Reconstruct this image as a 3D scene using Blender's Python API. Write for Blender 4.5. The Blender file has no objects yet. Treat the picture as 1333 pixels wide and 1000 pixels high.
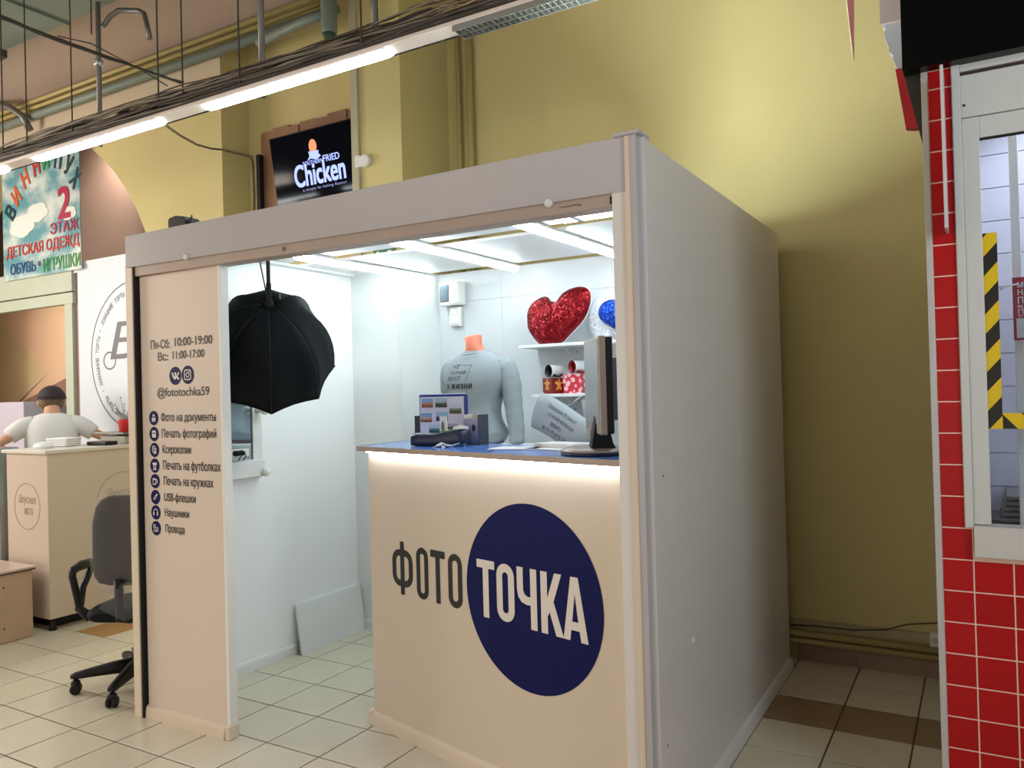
import bpy, bmesh, math, random
from mathutils import Vector, Matrix
from mathutils.bvhtree import BVHTree
from mathutils.geometry import delaunay_2d_cdt, interpolate_bezier
import numpy as np
random.seed(7)
PI = math.pi
S = bpy.context.scene
COL = S.collection

# ------------------------------------------------------------------ camera
yaw, pitch, roll, foc, CH = -0.53072516, 0.00902331, -0.0265846, 1036.66, 1.5
Fv = Vector((math.sin(yaw)*math.cos(pitch), math.cos(yaw)*math.cos(pitch), math.sin(pitch)))
R0 = Vector((math.cos(yaw), -math.sin(yaw), 0)); U0 = R0.cross(Fv)
Rv = R0*math.cos(roll) + U0*math.sin(roll); Uv = U0*math.cos(roll) - R0*math.sin(roll)
cd = bpy.data.cameras.new('camera'); cam = bpy.data.objects.new('camera', cd); COL.objects.link(cam)
M = Matrix.Identity(4)
for i in range(3):
    M[i][0] = Rv[i]; M[i][1] = Uv[i]; M[i][2] = -Fv[i]
M[2][3] = CH
cam.matrix_world = M
cd.sensor_width = 36; cd.lens = 36*foc/1333; cd.clip_start = 0.05; cd.clip_end = 100
S.camera = cam

# ------------------------------------------------------------------ world, large lights, exposure
W = bpy.data.worlds.new('world'); S.world = W; W.use_nodes = True
W.node_tree.nodes['Background'].inputs[0].default_value = (1.0, 0.84, 0.70, 1)
W.node_tree.nodes['Background'].inputs[1].default_value = 0.12
def area(name, loc, size, energy, color, rot=(0, 0, 0)):
    l = bpy.data.lights.new(name, 'AREA'); l.shape = 'RECTANGLE'; l.size, l.size_y = size
    l.energy = energy; l.color = color
    o = bpy.data.objects.new(name, l); o.location = loc; o.rotation_euler = rot; COL.objects.link(o)
    return o
WARM = (1.0, 0.89, 0.79)
area('hall_light', (-3.6, -1.6, 3.9), (5.0, 1.2), 38, WARM, (math.radians(35), 0, 0))
area('shop_front_light', (-4.6, -3.4, 1.3), (9.0, 2.0), 104, WARM, (math.radians(90), 0, 0))
area('hall_light', (1.5, 1.0, 2.3), (0.8, 1.6), 34, (0.80, 0.90, 1.0), (math.radians(90), 0, math.radians(62)))
area('hall_light', (-8.2, 1.2, 2.5), (1.8, 1.8), 135, WARM, (math.radians(80), 0, math.radians(-52)))
S.view_settings.view_transform = 'Standard'
S.view_settings.look = 'None'
S.view_settings.gamma = 1
S.view_settings.use_curve_mapping = False
S.view_settings.exposure = 0.0

# ------------------------------------------------------------------ materials
def lin(c):
    return tuple(((v/255)/12.92 if v/255 <= .04045 else ((v/255+.055)/1.055)**2.4) for v in c)
MATS = {}
def mat(name, rgb, rough=.5, metal=0, var=0.0, vs=3.0, bump=0.0, bs=60.0, spec=None, coat=0, rnd=0.0, linear=False, alpha=None, trans=0):
    if name in MATS: return MATS[name]
    m = bpy.data.materials.new(name); m.use_nodes = True; nt = m.node_tree; N = nt.nodes; L = nt.links
    b = N['Principled BSDF']; c = tuple(rgb) if linear else lin(rgb)
    b.inputs['Base Color'].default_value = (*c, 1); b.inputs['Roughness'].default_value = rough; b.inputs['Metallic'].default_value = metal
    if spec is not None: b.inputs['Specular IOR Level'].default_value = spec
    if coat: b.inputs['Coat Weight'].default_value = coat; b.inputs['Coat Roughness'].default_value = .08
    if trans: b.inputs['Transmission Weight'].default_value = trans
    if alpha is not None: b.inputs['Alpha'].default_value = alpha
    if var or rnd:
        tc = N.new('ShaderNodeTexCoord'); nz = N.new('ShaderNodeTexNoise'); nz.inputs['Scale'].default_value = vs; nz.inputs['Detail'].default_value = 5
        L.new(tc.outputs['Object'], nz.inputs['Vector'])
        mr = N.new('ShaderNodeMapRange'); mr.inputs[1].default_value = .3; mr.inputs[2].default_value = .7
        mr.inputs[3].default_value = 1-var; mr.inputs[4].default_value = 1+var
        L.new(nz.outputs['Fac'], mr.inputs[0]); val = mr.outputs[0]
        if rnd:
            oi = N.new('ShaderNodeObjectInfo'); m2 = N.new('ShaderNodeMapRange'); m2.inputs[3].default_value = 1-rnd; m2.inputs[4].default_value = 1+rnd
            L.new(oi.outputs['Random'], m2.inputs[0]); mm = N.new('ShaderNodeMath'); mm.operation = 'MULTIPLY'
            L.new(val, mm.inputs[0]); L.new(m2.outputs[0], mm.inputs[1]); val = mm.outputs[0]
        vm = N.new('ShaderNodeVectorMath'); vm.operation = 'SCALE'; vm.inputs[0].default_value = c
        L.new(val, vm.inputs['Scale']); L.new(vm.outputs[0], b.inputs['Base Color'])
    if bump:
        tc = N.new('ShaderNodeTexCoord'); nz = N.new('ShaderNodeTexNoise'); nz.inputs['Scale'].default_value = bs; nz.inputs['Detail'].default_value = 4
        bp = N.new('ShaderNodeBump'); bp.inputs['Strength'].default_value = bump; bp.inputs['Distance'].default_value = .01
        L.new(tc.outputs['Object'], nz.inputs['Vector']); L.new(nz.outputs['Fac'], bp.inputs['Height']); L.new(bp.outputs[0], b.inputs['Normal'])
    MATS[name] = m; return m
def glow(name, rgb, k):
    if name in MATS: return MATS[name]
    m = bpy.data.materials.new(name); m.use_nodes = True; b = m.node_tree.nodes['Principled BSDF']
    b.inputs['Base Color'].default_value = (*rgb, 1); b.inputs['Emission Color'].default_value = (*rgb, 1); b.inputs['Emission Strength'].default_value = k
    MATS[name] = m; return m

white = mat('white_laminate', (226, 222, 216), .28, var=.015, vs=1.5, bump=.02, bs=90)
white_in = mat('white_interior_panel', (232, 234, 234), .42, var=.01, vs=2)
white_pl = mat('white_plastic', (228, 228, 224), .35)
cream = mat('cream_edge_trim', (226, 205, 180), .4)
brownstrip = mat('track_aluminium', (176, 156, 142), .42, var=.03, vs=6)
yellow = mat('yellow_wall_paint', (205, 191, 132), .75, var=.05, vs=1.2, bump=.08, bs=25)
yellow_pipe = mat('yellow_pipe_paint', (172, 156, 98), .45, var=.05)
pinkish = mat('pinkish_plaster', (172, 152, 138), .8, var=.04, vs=1.5, bump=.05, bs=20)
pale_plaster = mat('pale_plaster', (192, 176, 150), .8, var=.05, vs=2)
greygreen = mat('grey_green_metal', (118, 128, 118), .5, var=.08, vs=2)
ctile = mat('beige_floor_tile', (214, 206, 184), .24, var=.035, vs=7, bump=.015, bs=30, rnd=.035)
ctile_dark = mat('brown_floor_tile', (150, 124, 96), .3, var=.05, vs=6, rnd=.02)
ctile_or = mat('orange_floor_tile', (188, 142, 88), .35, var=.06, vs=6)
grout = mat('dark_grout', (88, 76, 58), .9)
red_tile = mat('red_glazed_tile', (176, 20, 22), .3, spec=.22, var=.05, vs=9, rnd=.05)
white_grout = mat('white_grout', (240, 205, 190), .8)
navy = mat('navy_vinyl', (12, 18, 82), .5, spec=.15)
ink = mat('black_vinyl', (24, 24, 26), .45)
ink_g = mat('grey_ink', (92, 94, 98), .5)
vinylw = mat('white_vinyl', (232, 224, 214), .4)
black = mat('black_plastic', (16, 17, 19), .45, spec=.3)
black_fab = mat('black_fabric', (8, 15, 19), .75, spec=.2, var=.15, vs=10, bump=.06, bs=30)
steel = mat('grey_metal', (120, 116, 112), .4, metal=.6)
rust = mat('dark_cable', (66, 58, 50), .7, var=.3, vs=5)
cabl = mat('grey_cable', (126, 116, 100), .65, var=.25, vs=8)
frame_w = mat('white_window_frame', (205, 205, 198), .35, var=.02)
glassm = mat('clear_glass', (240, 245, 250), .02, trans=1.0)
blue_top = mat('blue_worktop', (104, 150, 235), .16, var=.02)
beige_edge = mat('beige_edge_band', (176, 160, 146), .4)
paper = mat('white_paper', (236, 236, 238), .6)
lampw = glow('booth_lamp_glow', (0.86, 0.985, 1.0), 22.0)
lampf = glow('added_uplight_glow', (0.88, 0.99, 1.0), 560.0)
lamph = glow('hall_lamp_glow', (0.90, 1.0, 1.0), 38.0)
ledm = glow('led_strip_glow', (1.0, 0.97, 0.90), 26.0)

# ------------------------------------------------------------------ mesh helpers
class MB:
    def __init__(s): s.v = []; s.f = []; s.sm = []; s.mi = []; s.M = None; s.cur = 0
    def add(s, vs, fs, smooth=False):
        n = len(s.v)
        for p in vs:
            p = Vector(p); s.v.append(s.M @ p if s.M else p)
        for f in fs: s.f.append([i+n for i in f]); s.sm.append(smooth); s.mi.append(s.cur)
        return s
    def box(s, x0, x1, y0, y1, z0, z1):
        x0, x1 = sorted((x0, x1)); y0, y1 = sorted((y0, y1)); z0, z1 = sorted((z0, z1))
        return s.add([(x0,y0,z0),(x1,y0,z0),(x1,y1,z0),(x0,y1,z0),(x0,y0,z1),(x1,y0,z1),(x1,y1,z1),(x0,y1,z1)],
                     [(0,3,2,1),(4,5,6,7),(0,1,5,4),(1,2,6,5),(2,3,7,6),(3,0,4,7)])
    def obox(s, c, ax, ay, az, hx, hy, hz):
        c = Vector(c); ax, ay, az = Vector(ax).normalized(), Vector(ay).normalized(), Vector(az).normalized()
        vs = [c+ax*hx*i+ay*hy*j+az*hz*k for k in (-1,1) for i, j in ((-1,-1),(1,-1),(1,1),(-1,1))]
        return s.add(vs, [(0,3,2,1),(4,5,6,7),(0,1,5,4),(1,2,6,5),(2,3,7,6),(3,0,4,7)])
    def ring_loft(s, rings, caps=True, smooth=True):
        n = len(rings[0]); vs = [p for r in rings for p in r]; fs = []
        for a in range(len(rings)-1):
            for i in range(n):
                j = (i+1) % n; fs.append((a*n+i, a*n+j, (a+1)*n+j, (a+1)*n+i))
        k = len(s.v); s.add(vs, fs, smooth)
        if caps:
            s.add(rings[0], [tuple(reversed(range(n)))]); s.add(rings[-1], [tuple(range(n))])
        return s
    def tube(s, pts, r, seg=8, caps=True, rs=None):
        pts = [Vector(p) for p in pts]; rings = []; up = None
        for i, p in enumerate(pts):
            a = pts[max(i-1,0)]; b = pts[min(i+1, len(pts)-1)]; t = (b-a).normalized()
            if up is None: up = Vector((0,0,1)) if abs(t.z) < .9 else Vector((1,0,0))
            x = t.cross(up)
            if x.length < 1e-4: x = t.orthogonal()
            x.normalize(); y = x.cross(t).normalized(); up = y
            rr = rs[i] if rs else r
            rings.append([p + x*rr*math.cos(2*PI*k/seg) + y*rr*math.sin(2*PI*k/seg) for k in range(seg)])
        return s.ring_loft(rings, caps)
    def lathe(s, prof, c=(0,0,0), ax=(0,0,1), seg=24, caps=True):
        ax = Vector(ax).normalized(); x = ax.orthogonal().normalized(); y = ax.cross(x); c = Vector(c)
        return s.ring_loft([[c+ax*h+(x*math.cos(2*PI*k/seg)+y*math.sin(2*PI*k/seg))*max(r,1e-4) for k in range(seg)] for r, h in prof], caps)
    def prism(s, poly, o, u, v, t):
        o, u, v = Vector(o), Vector(u).normalized(), Vector(v).normalized(); n = u.cross(v)*t; k = len(poly)
        a = [o+u*p[0]+v*p[1] for p in poly]; b = [q+n for q in a]
        return s.add(a+b, [tuple(reversed(range(k))), tuple(range(k, 2*k))]+[(i, (i+1)%k, (i+1)%k+k, i+k) for i in range(k)])
    def ball(s, c, r, seg=16, rg=10, sc=(1,1,1)):
        c = Vector(c)
        return s.ring_loft([[c+Vector((math.sin(PI*i/rg)*math.cos(2*PI*k/seg)*r*sc[0]+1e-6*i, math.sin(PI*i/rg)*math.sin(2*PI*k/seg)*r*sc[1], -math.cos(PI*i/rg)*r*sc[2])) for k in range(seg)] for i in range(rg+1)], caps=False)

def wloc(o):
    v = Vector((0,0,0))
    while o: v += o.location; o = o.parent
    return v
def finish(me, name, m, parent, origin):
    if origin is None:
        origin = wloc(parent) if parent else Vector((0,0,0))
    origin = Vector(origin)
    o = bpy.data.objects.new(name, me); COL.objects.link(o)
    me.transform(Matrix.Translation(-origin))
    if parent: o.parent = parent; o.location = origin - wloc(parent)
    else: o.location = origin
    if m:
        for q in (m if isinstance(m, (list, tuple)) else [m]): me.materials.append(q)
    return o
def obj(name, mb, m, parent=None, origin=None, bev=0, seg=2):
    me = bpy.data.meshes.new(name); me.from_pydata([tuple(p) for p in mb.v], [], mb.f); me.update()
    for p, sm, mi in zip(me.polygons, mb.sm, mb.mi): p.use_smooth = sm; p.material_index = mi
    bm = bmesh.new(); bm.from_mesh(me); bmesh.ops.remove_doubles(bm, verts=bm.verts, dist=1e-5); bmesh.ops.recalc_face_normals(bm, faces=bm.faces); bm.to_mesh(me); bm.free()
    if origin is None and not parent:
        xs = [p[0] for p in mb.v]; ys = [p[1] for p in mb.v]; zs = [p[2] for p in mb.v]
        origin = ((min(xs)+max(xs))/2, (min(ys)+max(ys))/2, min(zs))
    o = finish(me, name, m, parent, origin)
    if bev:
        b = o.modifiers.new('bevel', 'BEVEL'); b.width = bev; b.segments = seg; b.limit_method = 'ANGLE'
    return o
def tag(o, label, cat, group=None):
    o['label'] = label; o['category'] = cat
    if group: o['group'] = group
    return o
def thing(name, label, cat, loc=(0,0,0), group=None):
    o = bpy.data.objects.new(name, None); o.empty_display_size = .1; COL.objects.link(o); o.location = loc
    return tag(o, label, cat, group)
def struct(o): o['kind'] = 'structure'; return o
def bx(*a): return MB().box(*a)
def copy_tree(o, parent=None):
    c = o.copy(); COL.objects.link(c); c.parent = parent
    for ch in list(o.children): copy_tree(ch, c)
    return c

DG = None
def curve_mesh(cu):
    o = bpy.data.objects.new('tmp', cu); COL.objects.link(o)
    dg = bpy.context.evaluated_depsgraph_get(); dg.update()
    me = bpy.data.meshes.new_from_object(o.evaluated_get(dg)); bpy.data.objects.remove(o)
    me.materials.clear(); return me
def place_flat(me, o, u, v, w=None, h=None, lift=.0, shear=0):
    """fit a mesh lying in XY into a w x h box whose lower left corner is o, along u and v"""
    xs = [p.co.x for p in me.vertices]; ys = [p.co.y for p in me.vertices]
    x0, x1, y0, y1 = min(xs), max(xs), min(ys), max(ys)
    sx = w/(x1-x0) if w else 1; sy = h/(y1-y0) if h else 1
    if w is None: sx = sy
    if h is None: sy = sx
    o, u, v = Vector(o), Vector(u).normalized(), Vector(v).normalized(); n = u.cross(v)
    for p in me.vertices:
        a = (p.co.x-x0)*sx; b = (p.co.y-y0)*sy
        if w is None and h is None: a, b = p.co.x, p.co.y
        p.co = o + u*(a+shear*b) + v*b + n*(p.co.z + lift)
GLY = {}
def glyph_mesh(body, bold, space):
    """outline of a line of type, merged by the non-zero winding rule so overlapping strokes fill cleanly"""
    cu = bpy.data.curves.new('t', 'FONT'); cu.body = body; cu.size = 1; cu.space_character = space
    o = bpy.data.objects.new('tmp', cu); COL.objects.link(o)
    dg = bpy.context.evaluated_depsgraph_get(); dg.update()
    oc = o.to_curve(dg); loops = []
    for sp in oc.splines:
        pts = []
        if sp.type == 'BEZIER':
            bp = sp.bezier_points; n = len(bp)
            for i in range(n):
                p, q = bp[i], bp[(i+1) % n]
                straight = (p.handle_right-p.co).length < 1e-5 and (q.handle_left-q.co).length < 1e-5
                d0 = (q.co-p.co); straight = straight or (d0.length > 1e-6 and abs(d0.normalized().cross((p.handle_right-p.co)).z) < 1e-4 and abs(d0.normalized().cross((q.handle_left-q.co)).z) < 1e-4)
                pts += [Vector(p.co)] if straight else [Vector(v) for v in interpolate_bezier(p.co, p.handle_right, q.handle_left, q.co, 6)[:-1]]
        else: pts = [Vector(p.co[:3]) for p in sp.points]
        lp = []
        for p in pts:
            if not lp or (p-lp[-1]).length > 1e-4: lp.append(p)
        if len(lp) > 2: loops.append([(p.x, p.y) for p in lp])
    o.to_curve_clear(); bpy.data.objects.remove(o); bpy.data.curves.remove(cu)
    groups = [[l] for l in loops]
    groups.sort(key=lambda g: min(p[0] for p in g[0]))
    merged = []
    for g_ in groups:                       # contours that share a column of space belong to one glyph
        x0 = min(p[0] for l in g_ for p in l)-bold*2; x1 = max(p[0] for l in g_ for p in l)+bold*2
        if merged and x0 < merged[-1][1]: merged[-1][0] += g_; merged[-1][1] = max(merged[-1][1], x1)
        else: merged.append([g_, x1])
    V, Fc = [], []
    for g_, _ in merged:
        ls = []
        for dx, dy in (((0, 0),) if bold <= 0 else ((-bold, -bold*.6), (bold, -bold*.6), (bold, bold*.6), (-bold, bold*.6))):
            ls += [[(x+dx, y+dy) for x, y in l] for l in g_]
        vs, es = [], []
        for l in ls:
            k = len(vs); vs += [Vector(p) for p in l]; es += [(k+i, k+(i+1) % len(l)) for i in range(len(l))]
        ov, oe, of, *_r = delaunay_2d_cdt(vs, es, [], 0, 1e-5)
        seg = np.array([(*vs[a_], *vs[b_]) for a_, b_ in es]); P = np.array([tuple(p) for p in ov]); tri = [f for f in of if len(f) == 3]
        if not tri: continue
        c = P[np.array(tri)].mean(axis=1); cx, cy = c[:, 0:1], c[:, 1:2]
        xa, ya, xb, yb = seg.T
        with np.errstate(divide='ignore', invalid='ignore'):
            xi = xa+(cy-ya)*(xb-xa)/(yb-ya)
        up = (ya <= cy) & (yb > cy) & (xi > cx); dn = (ya > cy) & (yb <= cy) & (xi > cx)
        wn = up.sum(axis=1)-dn.sum(axis=1); k = len(V); V += [(x, y, 0) for x, y in P]
        Fc += [tuple(i+k for i in f) for f, w_ in zip(tri, wn) if w_ != 0]
    me = bpy.data.meshes.new('t'); me.from_pydata(V, [], Fc); me.update()
    bm = bmesh.new(); bm.from_mesh(me); bmesh.ops.delete(bm, geom=[v for v in bm.verts if not v.link_faces], context='VERTS')
    for f in bm.faces:
        if f.normal.z < 0: f.normal_flip()
    bm.to_mesh(me); bm.free(); return me
def text(name, body, m, parent, o, u, v, w, h, bold=.0, thick=.0007, shear=0, space=1.0, origin=None):
    me = glyph_mesh(body, bold, space)
    place_flat(me, o, u, v, w, h, shear=shear)
    n = Vector(u).normalized().cross(Vector(v).normalized()); me.transform(Matrix.Translation(n*thick))
    me.name = name
    return finish(me, name, m, parent, origin)
def shape(loops, res=1):
    """flat filled shape with holes from closed polygons"""
    cu = bpy.data.curves.new('s', 'CURVE'); cu.dimensions = '2D'; cu.fill_mode = 'BOTH'
    for lp in loops:
        sp = cu.splines.new('POLY'); sp.points.add(len(lp)-1); sp.use_cyclic_u = True
        for i, p in enumerate(lp): sp.points[i].co = (p[0], p[1], 0, 1)
    me = curve_mesh(cu); bpy.data.curves.remove(cu); return me
def flat(name, loops, m, parent, o, u, v, thick=.0008, origin=None):
    me = shape(loops); n = Vector(u).normalized().cross(Vector(v).normalized())
    place_flat(me, Vector(o)+n*thick, u, v)
    me.name = name
    return finish(me, name, m, parent, origin)
def circ(cx, cy, r, n=40, ry=None): return [(cx+r*math.cos(2*PI*i/n), cy+(ry or r)*math.sin(2*PI*i/n)) for i in range(n)]
def rrect(x0, x1, y0, y1, r, n=6):
    r = min(r, (x1-x0)/2-1e-5, (y1-y0)/2-1e-5); out = []
    for cx, cy, a in ((x1-r,y1-r,0),(x0+r,y1-r,PI/2),(x0+r,y0+r,PI),(x1-r,y0+r,1.5*PI)):
        out += [(cx+r*math.cos(a+PI/2*i/n), cy+r*math.sin(a+PI/2*i/n)) for i in range(n+1)]
    return out
def rect(x0, x1, y0, y1): return [(x0,y0),(x1,y0),(x1,y1),(x0,y1)]
def conform(o, target_objs, d, lift=.0012):
    """press a flat print onto the surface of a garment"""
    dg = bpy.context.evaluated_depsgraph_get(); dg.update(); trees = []
    for t in target_objs:
        bm = bmesh.new(); bm.from_object(t, dg); bm.transform(t.matrix_world); trees.append(BVHTree.FromBMesh(bm)); bm.free()
    bm = bmesh.new(); bm.from_mesh(o.data); bmesh.ops.triangulate(bm, faces=bm.faces)
    for _ in range(1):
        es = [e_ for e_ in bm.edges if e_.calc_length() > .006]
        if es: bmesh.ops.subdivide_edges(bm, edges=es, cuts=1); bmesh.ops.triangulate(bm, faces=bm.faces)
    bm.to_mesh(o.data); bm.free()
    off = wloc(o); d = Vector(d).normalized()
    for p in o.data.vertices:
        q = p.co+off; best = None
        for tr in trees:
            h = tr.ray_cast(q - d*.5, d)
            if h[0] is not None and (best is None or (h[0]-q).dot(d) < (best-q).dot(d)): best = h[0]
        if best is not None: p.co = best - d*lift - off

EX, EY, EZ = Vector((1,0,0)), Vector((0,1,0)), Vector((0,0,1))

# ================================================================== SETTING
# ---- floor: base slab, then every tile in view as an object, the rest joined
floor = struct(obj('floor', bx(-11, 3, -4, 6, -.06, -.004), grout))
def proj(p):
    d = Vector(p)-Vector((0,0,CH)); z = d.dot(Fv)
    return (666.5+foc*d.dot(Rv)/z, 500-foc*d.dot(Uv)/z, z)
TP = .3054; TX0 = -.582; TY0 = 2.137; g = .0035
def tile_mb(x, y, z1=0):
    e = .004; a = TP-g
    return MB().add([(x+g,y+g,-.004),(x+a,y+g,-.004),(x+a,y+a,-.004),(x+g,y+a,-.004),(x+g,y+g,-.0015),(x+a,y+g,-.0015),(x+a,y+a,-.0015),(x+g,y+a,-.0015),
                     (x+g+e,y+g+e,0),(x+a-e,y+g+e,0),(x+a-e,y+a-e,0),(x+g+e,y+a-e,0)],
                    [(0,1,5,4),(1,2,6,5),(2,3,7,6),(3,0,4,7),(4,5,9,8),(5,6,10,9),(6,7,11,10),(7,4,8,11),(8,9,10,11)])
rest = MB(); tiles = []
base_mesh = {}
def tmesh(m):
    if m.name not in base_mesh:
        mb = tile_mb(0, 0); me = bpy.data.meshes.new('tile'); me.from_pydata([tuple(p) for p in mb.v], [], mb.f); me.materials.append(m); base_mesh[m.name] = me
    return base_mesh[m.name]
cand = []
for i in range(-34, 12):
    for j in range(-18, 11):
        x, y = TX0+i*TP, TY0+j*TP
        if y > 4.5 and x > -3: continue
        cx, cy = x+TP/2, y+TP/2
        vis = False
        for q in ((x,y,0),(x+TP,y,0),(x,y+TP,0),(x+TP,y+TP,0),(cx,cy,0)):
            pr = proj(q)
            if pr[2] > .3 and -5 < pr[0] < 1338 and pr[1] < 1005: vis = True
        if x > -.12 and y > 2.8: vis = False                     # under the red shop
        if y > 4.0 and x < -3: vis = False
        if -2.3 < x < -1.0 and 2.75 < y: vis = False             # behind the service counter
        if vis: cand.append((math.hypot(cx, cy), x, y))
        else: rest.add(tile_mb(x, y).v, tile_mb(0,0).f)
cand.sort()
for k, (d, x, y) in enumerate(cand):
    if k >= 300:
        rest.add(tile_mb(x, y).v, tile_mb(0,0).f); continue
    m = ctile
    if x > -.95 and abs(y-3.664) < .1: m = ctile_dark
    if abs(x-(TX0-15*TP)) < .1 and abs(y-(TY0+3*TP)) < .1: m = ctile_or
    o = bpy.data.objects.new('tile', tmesh(m)); COL.objects.link(o); o.parent = floor
    o.location = Vector((x, y, 0)) - floor.location
ft = obj('tile_field', rest, ctile, floor); ft['kind'] = 'stuff'

# ---- building walls
wb = struct(obj('wall_back', bx(-3.11, 3.2, 4.53, 4.75, 0, 4.5), yellow, origin=(0, 4.53, 0)))
obj('column', bx(-3.51, -3.11, 4.0, 4.75, 0, 4.5), yellow, wb)
obj('niche_wall', bx(-4.78, -3.51, 4.26, 4.75, 0, 4.5), yellow, wb)
# wall with an arched opening
ac, az, ar = -7.45, 2.0, 1.95
mb = MB(); N_ = 28
arc = [(ac+ar*math.cos(PI*i/N_), az+ar*math.sin(PI*i/N_)) for i in range(N_+1)]
for i in range(N_):
    (xa, za), (xb, zb) = arc[i], arc[i+1]
    for yy, fl in ((4.0, 0), (4.45, 1)):
        mb.add([(xa,yy,za),(xb,yy,zb),(xb,yy,4.5),(xa,yy,4.5)], [(0,1,2,3)])
    mb.add([(xa,4.0,za),(xb,4.0,zb),(xb,4.45,zb),(xa,4.45,za)], [(0,1,2,3)])
mb.box(-5.5, -4.78, 4.0, 4.45, 0, 4.5); mb.box(-11, -9.4, 4.0, 4.45, 0, 4.5)
obj('arch_wall', mb, yellow, wb)
# tiled skirting along the back wall
for k in range(13):
    x0 = -.9+ .306*(k) - .0
    if x0 > 3: break
    obj('skirting_tile', bx(x0+.003, x0+.303, 4.518, 4.53, .0, .098), mat('pinkish_skirting_tile', (150, 124, 104), .4, var=.06, rnd=.04), wb)
pale = obj('pale_band', bx(-10.9, -4.76, 3.985, 4.0, 3.86, 4.06), pale_plaster, wb)
# far wall behind the arch: painted fields
wf = struct(obj('wall_far', bx(-12, -4.8, 5.2, 5.4, 0, 4.5), mat('mauve_plaster', (150, 128, 116), .8, var=.04), origin=(-8, 5.2, 0)))
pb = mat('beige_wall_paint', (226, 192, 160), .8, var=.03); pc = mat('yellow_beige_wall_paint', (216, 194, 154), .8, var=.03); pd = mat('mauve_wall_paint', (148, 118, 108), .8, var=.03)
def painted(name, poly, m): return obj(name, MB().prism(poly, (0, 5.198, 0), EX, EZ, .004), m, wf)
sc_ = 5.2/4.5
def F5(x, z): return (x*sc_, 1.5+(z-1.5)*sc_)
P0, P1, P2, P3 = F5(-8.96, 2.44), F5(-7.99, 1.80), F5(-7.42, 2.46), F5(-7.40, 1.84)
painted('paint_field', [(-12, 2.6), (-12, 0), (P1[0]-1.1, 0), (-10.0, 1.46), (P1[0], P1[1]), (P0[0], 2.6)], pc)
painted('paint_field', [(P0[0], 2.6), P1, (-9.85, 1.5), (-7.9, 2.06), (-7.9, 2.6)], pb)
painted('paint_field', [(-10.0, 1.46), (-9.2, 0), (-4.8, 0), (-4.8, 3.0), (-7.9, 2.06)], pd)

# beam and post of the bakery window under the arch
tr = struct(obj('trim_1', bx(-9.5, -6.6, 3.93, 3.99, 2.45, 2.66), mat('pale_green_beam', (176, 184, 164), .5, var=.04), origin=(-8, 3.96, 0)))
obj('window_head', bx(-9.5, -6.6, 3.935, 3.985, 2.345, 2.438), mat('pale_green_beam', (0,0,0)), tr)
obj('post', bx(-6.73, -6.62, 3.94, 3.985, 0, 2.438), mat('pale_green_beam', (0,0,0)), tr)
obj('post', bx(-6.62, -6.545, 3.97, 4.03, 0, 2.66), mat('mauve_wall_paint', (0,0,0)), tr)
# ceiling
ce = struct(obj('ceiling', bx(-11, 3.2, 1.2, 4.75, 4.5, 4.6), pinkish))
obj('soffit', bx(-11, -3.51, 3.0, 4.0, 4.18, 4.5), pinkish, ce)

# pipes on the walls
def pipe(label, pts, r, m, name='pipe', group=None, seg=10, cat='pipe'):
    return tag(obj(name, MB().tube(pts, r, seg), m), label, cat, group)
pipe('upper yellow pipe of the pair running under the ceiling', [(-10.8, 3.92, 4.155), (-3.56, 3.92, 4.155)], .019, yellow_pipe)
pipe('lower yellow pipe of the pair running under the ceiling', [(-10.8, 3.92, 4.10), (-3.56, 3.92, 4.10)], .017, yellow_pipe)
pipe('thick grey green pipe just below the two yellow ceiling pipes', [(-10.8, 3.93, 4.035), (-3.56, 3.93, 4.035)], .034, greygreen)
pipe('left of two yellow pipes running up the wall above the kiosk', [(-3.0, 4.495, 1.9), (-3.0, 4.495, 4.5)], .017, yellow_pipe)
pipe('right of two yellow pipes running up the wall above the kiosk', [(-2.905, 4.49, 1.9), (-2.905, 4.49, 4.5)], .024, yellow_pipe)
pipe('upper yellow pipe low on the wall between kiosk and red shop', [(-3.1, 4.49, .150), (-.05, 4.49, .150)], .017, yellow_pipe)
pipe('lower yellow pipe low on the wall between kiosk and red shop', [(-3.1, 4.488, .112), (-.05, 4.488, .112)], .017, yellow_pipe)
tag(obj('cable_trunking', bx(-.94, -.12, 4.512, 4.53, .178, .222), mat('dusty_trunking', (176, 164, 122), .6, var=.1)), 'dusty flat trunking on yellow wall above the low pipes', 'trunking')
tag(obj('cable', MB().tube([(-.92,4.50,.188),(-.8,4.50,.197),(-.6,4.49,.203),(-.45,4.50,.222),(-.35,4.50,.262),(-.2,4.51,.285),(-.1,4.51,.29)], .0035, 6), rust), 'thin dark cable draped along the low wall trunking', 'cable')
t = thing('wall_socket', 'white double wall socket by the red shop edge', 'socket', (-.2, 4.51, .16))
obj('socket_body', bx(-.25, -.165, 4.488, 4.53, .165, .235), white_pl, t, bev=.005)
for dx in (-.228, -.19):
    obj('socket_face', MB().lathe([(.014,0),(.014,.003),(.011,.003)], (dx, 4.488, .2), (0,-1,0), 16), mat('socket_face_grey', (190,190,186), .4), t)
tag(obj('cable_trunking', bx(-3.504, -3.447, 3.975, 4.0, 2.35, 4.45), mat('grey_trunking', (186, 176, 148), .6)), 'vertical grey trunking on the left corner of the column beside the screen', 'trunking')
t = thing('junction_box', 'small white round junction box on the column right of the screen', 'junction box', (-3.41, 3.99, 3.0))
obj('box_body', MB().lathe([(.042,0),(.042,.03),(.036,.038)], (-3.395, 4.0, 3.02), (0,-1,0), 20), white_pl, t)
obj('cable_gland', bx(-3.475, -3.43, 3.968, 4.0, 2.985, 3.06), white_pl, t, bev=.003)
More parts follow.
